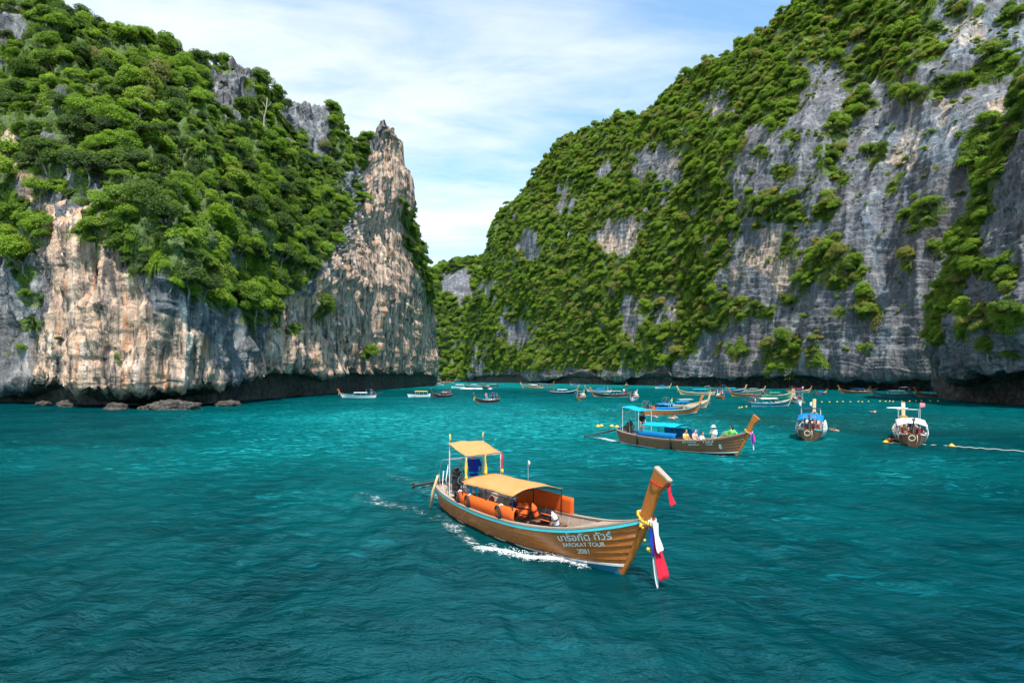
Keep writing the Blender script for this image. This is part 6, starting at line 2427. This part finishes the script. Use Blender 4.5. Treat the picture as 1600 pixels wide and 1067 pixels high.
# ------------------------------------------------------------------ boulders in the tidal notch of the left headland
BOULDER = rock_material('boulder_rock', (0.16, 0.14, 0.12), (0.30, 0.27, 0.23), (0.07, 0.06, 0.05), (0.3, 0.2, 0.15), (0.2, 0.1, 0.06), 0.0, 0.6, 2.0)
for k, (x, y, w_, d_, h_, lab) in enumerate(((260, 640.5, 4.1, 2.2, 1.75, 'largest flat grey boulder in the notch of the left headland'), (172, 640.5, 1.8, 1.4, 1.15, 'low boulder left of the largest one in the notch'),
                                             (350, 634.5, 2.2, 1.6, 1.0, 'flat boulder right of the largest one in the notch'), (96, 636, 1.6, 1.2, 1.3, 'dark boulder under the left overhang'),
                                             (60, 634, 1.3, 1.1, 1.0, 'small dark boulder near the left edge'), (222, 640, 1.2, 1.0, .7, 'small boulder touching the largest one'))):
    bm = bmesh.new()
    bmesh.ops.create_icosphere(bm, subdivisions=4, radius=1.0)
    V = np.array([v.co[:] for v in bm.verts])
    n_ = 1 + .28 * fbm(V * 1.6, 3, 5.0 + k * 3) + .10 * fbm(V * 5, 2, 9.0 + k)
    for v, q, s_ in zip(bm.verts, V, n_):
        v.co = Vector((q[0] * w_ * s_, q[1] * d_ * s_, max(q[2], -.35) * h_ * s_ * .8))
    me = bpy.data.meshes.new('boulder')
    bm.to_mesh(me)
    bm.free()
    me.polygons.foreach_set('use_smooth', [True] * len(me.polygons))
    me.materials.append(BOULDER)
    o = bpy.data.objects.new('boulder', me)
    COL.objects.link(o)
    p_ = on_water(x, y)
    o.location = (p_.x, p_.y + d_, .1)
    o.rotation_euler = (0, 0, -.1)
    for nm_ in ('notch', 'green', 'warm', 'cool'):
        a_ = me.attributes.new(nm_, 'FLOAT', 'POINT')
    tag(o, lab, 'boulder', 'boulders along the left waterline')

# ------------------------------------------------------------------ pale dead tree on the left slope
x, y = 413, 212
q = np.argmin((project(PL)[0] - x) ** 2 + (project(PL)[1] - y) ** 2 + 1e6 * (TL > 5.9))
base = PL[q] + NL[q] * 1.5
root = empty('dead_tree', base)
tag(root, 'bare pale dead tree trunk leaning out of the left slope', 'tree')
m = MB()
m.tube([(0, 0, -2), (-.5, -.5, 1.5), (-.2, -1.0, 4.5), (.8, -1.5, 7.5), (1.0, -1.6, 10.5)], [.30, .26, .2, .13, .05], 8)
DEAD = paint('dead_wood', (0.45, 0.38, 0.30), 0.9, .4, 2, .4)
tr_ = m.build('trunk', DEAD, root, True)
for a_, b_ in (((-.2, -1.0, 4.5), (-1.8, -1.4, 7.0)), ((.8, -1.5, 7.5), (2.2, -1.6, 9.0)), ((.5, -1.3, 6.5), (-.4, -1.6, 9.0))):
    m = MB()
    m.tube([a_, [(i + j) / 2 + .2 for i, j in zip(a_, b_)], b_], [.11, .07, .03], 6)
    m.build('branch', DEAD, root, True)

# ------------------------------------------------------------------ foam
FOAM = paint('foam', (0.86, 0.90, 0.90), 0.7, 0.05, 3, 0.1)


def foam(name, path, count, seed, label, width=(.5, .2), size=(.02, .07), lift=0.05, clump=.1):
    """ragged trail of bubbles along a path of photo pixels on the water"""
    rg = np.random.RandomState(seed)
    pts = np.array([on_water(x, y)[:] for x, y in path])
    wt = np.array([w for w in np.linspace(width[0], width[1], len(pts))])
    seg = np.linalg.norm(np.diff(pts, axis=0), axis=1)
    s = np.concatenate([[0], np.cumsum(seg)])
    u = rg.rand(count * 3) * s[-1]
    C = np.stack([np.interp(u, s, pts[:, k]) for k in range(3)], -1)
    w = np.interp(u, s, wt)
    off = rg.normal(size=count * 3) * .45
    T_ = np.stack([np.interp(u + .1, s, pts[:, k]) for k in range(3)], -1) - C
    T_ /= np.linalg.norm(T_, axis=1)[:, None] + 1e-9
    C[:, 0] += -T_[:, 1] * off * w
    C[:, 1] += T_[:, 0] * off * w
    keep = (fbm(C / .9, 2, 3.0 + seed) * .6 + fbm(C / .16, 2, 7.0 + seed) * .9 + .30 - np.abs(off) * .35 > clump) | (rg.rand(len(C)) < .02)
    C, off = C[keep][:count], off[keep][:count]
    n = len(C)
    C[:, 2] = sea_z(C[:, 0], C[:, 1]) + np.exp(-off ** 2 * 3) * lift * rg.rand(n)
    r = size[0] + (size[1] - size[0]) * rg.rand(n) ** 2.2
    ang_ = rg.rand(n) * 6.28
    V = []
    for k in range(6):
        a_ = ang_ + 1.047 * k
        rr_ = r * (.6 + .7 * rg.rand(n))
        V.append(C + np.stack([np.cos(a_) * rr_, np.sin(a_) * rr_, -.01 + 0 * r], -1))
    V.append(C + np.stack([0 * r, 0 * r, r * .35], -1))
    V = np.stack(V, 1).reshape(-1, 3)
    b = np.arange(n) * 7
    Fs = np.concatenate([np.stack([b + k, b + (k + 1) % 6, b + 6], -1) for k in range(6)])
    o = mesh_obj(name, V, Fs, FOAM)
    tag(o, label, kind='stuff')
    return o




def foam_sheet(name, path, widths, strength, seed, label, fine=1.0, skew=0.0):
    """lacy sheet of foam lying on the water; holes come from the material, density falls off to the ragged edges"""
    pts = np.array([on_water(x, y)[:] for x, y in path])
    seg = np.linalg.norm(np.diff(pts, axis=0), axis=1)
    s_ = np.concatenate([[0], np.cumsum(seg)])
    nl, nw = int(max(30, s_[-1] / .07)), 22
    nl = min(nl, 260)
    u = np.linspace(0, s_[-1], nl)
    C = np.stack([np.interp(u, s_, pts[:, k]) for k in range(3)], -1)
    T_ = np.gradient(C, axis=0)
    T_ /= np.linalg.norm(T_, axis=1)[:, None]
    w = np.interp(u, s_, widths)
    q = np.linspace(-1, 1, nw)
    X = C[:, None, 0] - T_[:, None, 1] * w[:, None] * q[None]
    Y = C[:, None, 1] + T_[:, None, 0] * w[:, None] * q[None]
    dn = (1 - np.abs(q[None] - skew) ** 1.5) * np.interp(u, s_, strength)[:, None]
    dn = np.clip(dn, 0, None) * np.clip(np.minimum(u, s_[-1] - u) / (0.12 * s_[-1]), 0, 1)[:, None]
    Z = sea_z(X.ravel(), Y.ravel()) + .018 + .10 * fine * np.clip(dn.ravel() - .6, 0, 1)
    V = np.stack([X.ravel(), Y.ravel(), Z], -1)
    i_ = np.arange(nl * nw).reshape(nl, nw)
    Fs = np.stack([i_[:-1, :-1], i_[:-1, 1:], i_[1:, 1:], i_[1:, :-1]], -1).reshape(-1, 4)
    o = mesh_obj(name, V, Fs, FOAM_LACE)
    put(o, 'coverage', dn.ravel())
    tag(o, label, kind='stuff')
    return o


t = NT('lacy_foam')
p = t.coord('Position')
dn = t.attr('coverage')
n1 = t.noise(p, 2.2, 5, 0.6, 0.6)
n2 = t.noise(p, 11.0, 6, 0.72, 0.8)
v1 = t.vor(p, 9.0, 'DISTANCE_TO_EDGE')
lace = t.math('ADD', t.math('MULTIPLY', n1, 0.55), t.math('MULTIPLY', n2, 0.62))
lace = t.math('SUBTRACT', lace, t.math('MULTIPLY', v1, 0.35))
cov = t.rng(t.math('ADD', lace, t.math('MULTIPLY', t.math('SUBTRACT', dn, 1.0), 0.42)), 0.40, 0.70)
d = t.new('ShaderNodeBsdfPrincipled')
d.inputs['Base Color'].default_value = (0.80, 0.86, 0.87, 1)
d.inputs['Roughness'].default_value = 0.75
t.l.new(t.bump(n2, 0.8, 0.06), d.inputs['Normal'])
tr = t.new('ShaderNodeBsdfTransparent')
mx = t.new('ShaderNodeMixShader')
t.l.new(t.math('MULTIPLY', cov, 0.88), mx.inputs[0])
t.l.new(tr.outputs[0], mx.inputs[1])
t.l.new(d.outputs[0], mx.inputs[2])
t.l.new(mx.outputs[0], t.out.inputs[0])
FOAM_LACE = t.m

foam_sheet('bow_foam', [(938, 893), (912, 884), (890, 876), (868, 873), (835, 871), (800, 867), (770, 861), (745, 852), (735, 846)], [.25, .38, .42, .45, .48, .5, .5, .45, .3], [.7, 1.1, 1.3, 1.3, 1.25, 1.25, 1.2, 1.0, .6], 1, 'white bow wave curling along the hull of the boat in front')
foam_sheet('wake_foam', [(752, 856), (728, 838), (708, 822), (688, 808), (670, 800)], [.35, .55, .7, .8, .8], [.9, .85, .8, .7, .5], 2, 'broken white foam trailing from the bow wave', 0)
foam_sheet('wake_foam', [(690, 806), (650, 795), (610, 787), (575, 776), (545, 768)], [.8, 1.0, 1.1, 1.1, 1.0], [.5, .62, .72, .72, .4], 3, 'thin foam streak spreading left behind the boat', 0)
foam_sheet('wake_foam', [(694, 786), (680, 772), (662, 758), (640, 750), (600, 740), (560, 728)], [.6, .9, 1.1, 1.2, 1.4, 1.4], [.9, .75, .65, .6, .5, .4], 4, 'foam churned up behind the stern of the boat in front', 0)
foam_sheet('wake_foam', [(968, 691), (955, 688), (940, 684.5), (920, 681)], [.5, .8, .8, .6], [1.2, 1.1, .9, .6], 5, 'foam behind the stern of the brown turquoise-awning boat', .6)
foam_sheet('wake_foam', [(1000, 693), (1040, 699), (1080, 704.5), (1120, 709.5), (1150, 714)], [.3, .35, .35, .35, .3], [.7, .8, .85, .9, .8], 6, 'thin foam line along the brown hull', 0)
foam('bow_spray', [(918, 885), (900, 880), (880, 875), (850, 872), (800, 867), (760, 858)], 700, 1, 'fine spray drops thrown up along the bow wave', (.34, .46), (.005, .014), .22, .30)
foam('wake_foam', [(726, 607), (745, 607.3), (768, 607.4)], 1500, 7, 'white wake behind the speedboat in the gap', (3.0, 2.0), (.15, .5), .15, .0)
foam('foam_flecks', [(1395, 637.5), (1410, 637)], 200, 8, 'small white breaker beyond the float line', (1.2, 1.2), (.08, .25), .08, .0)
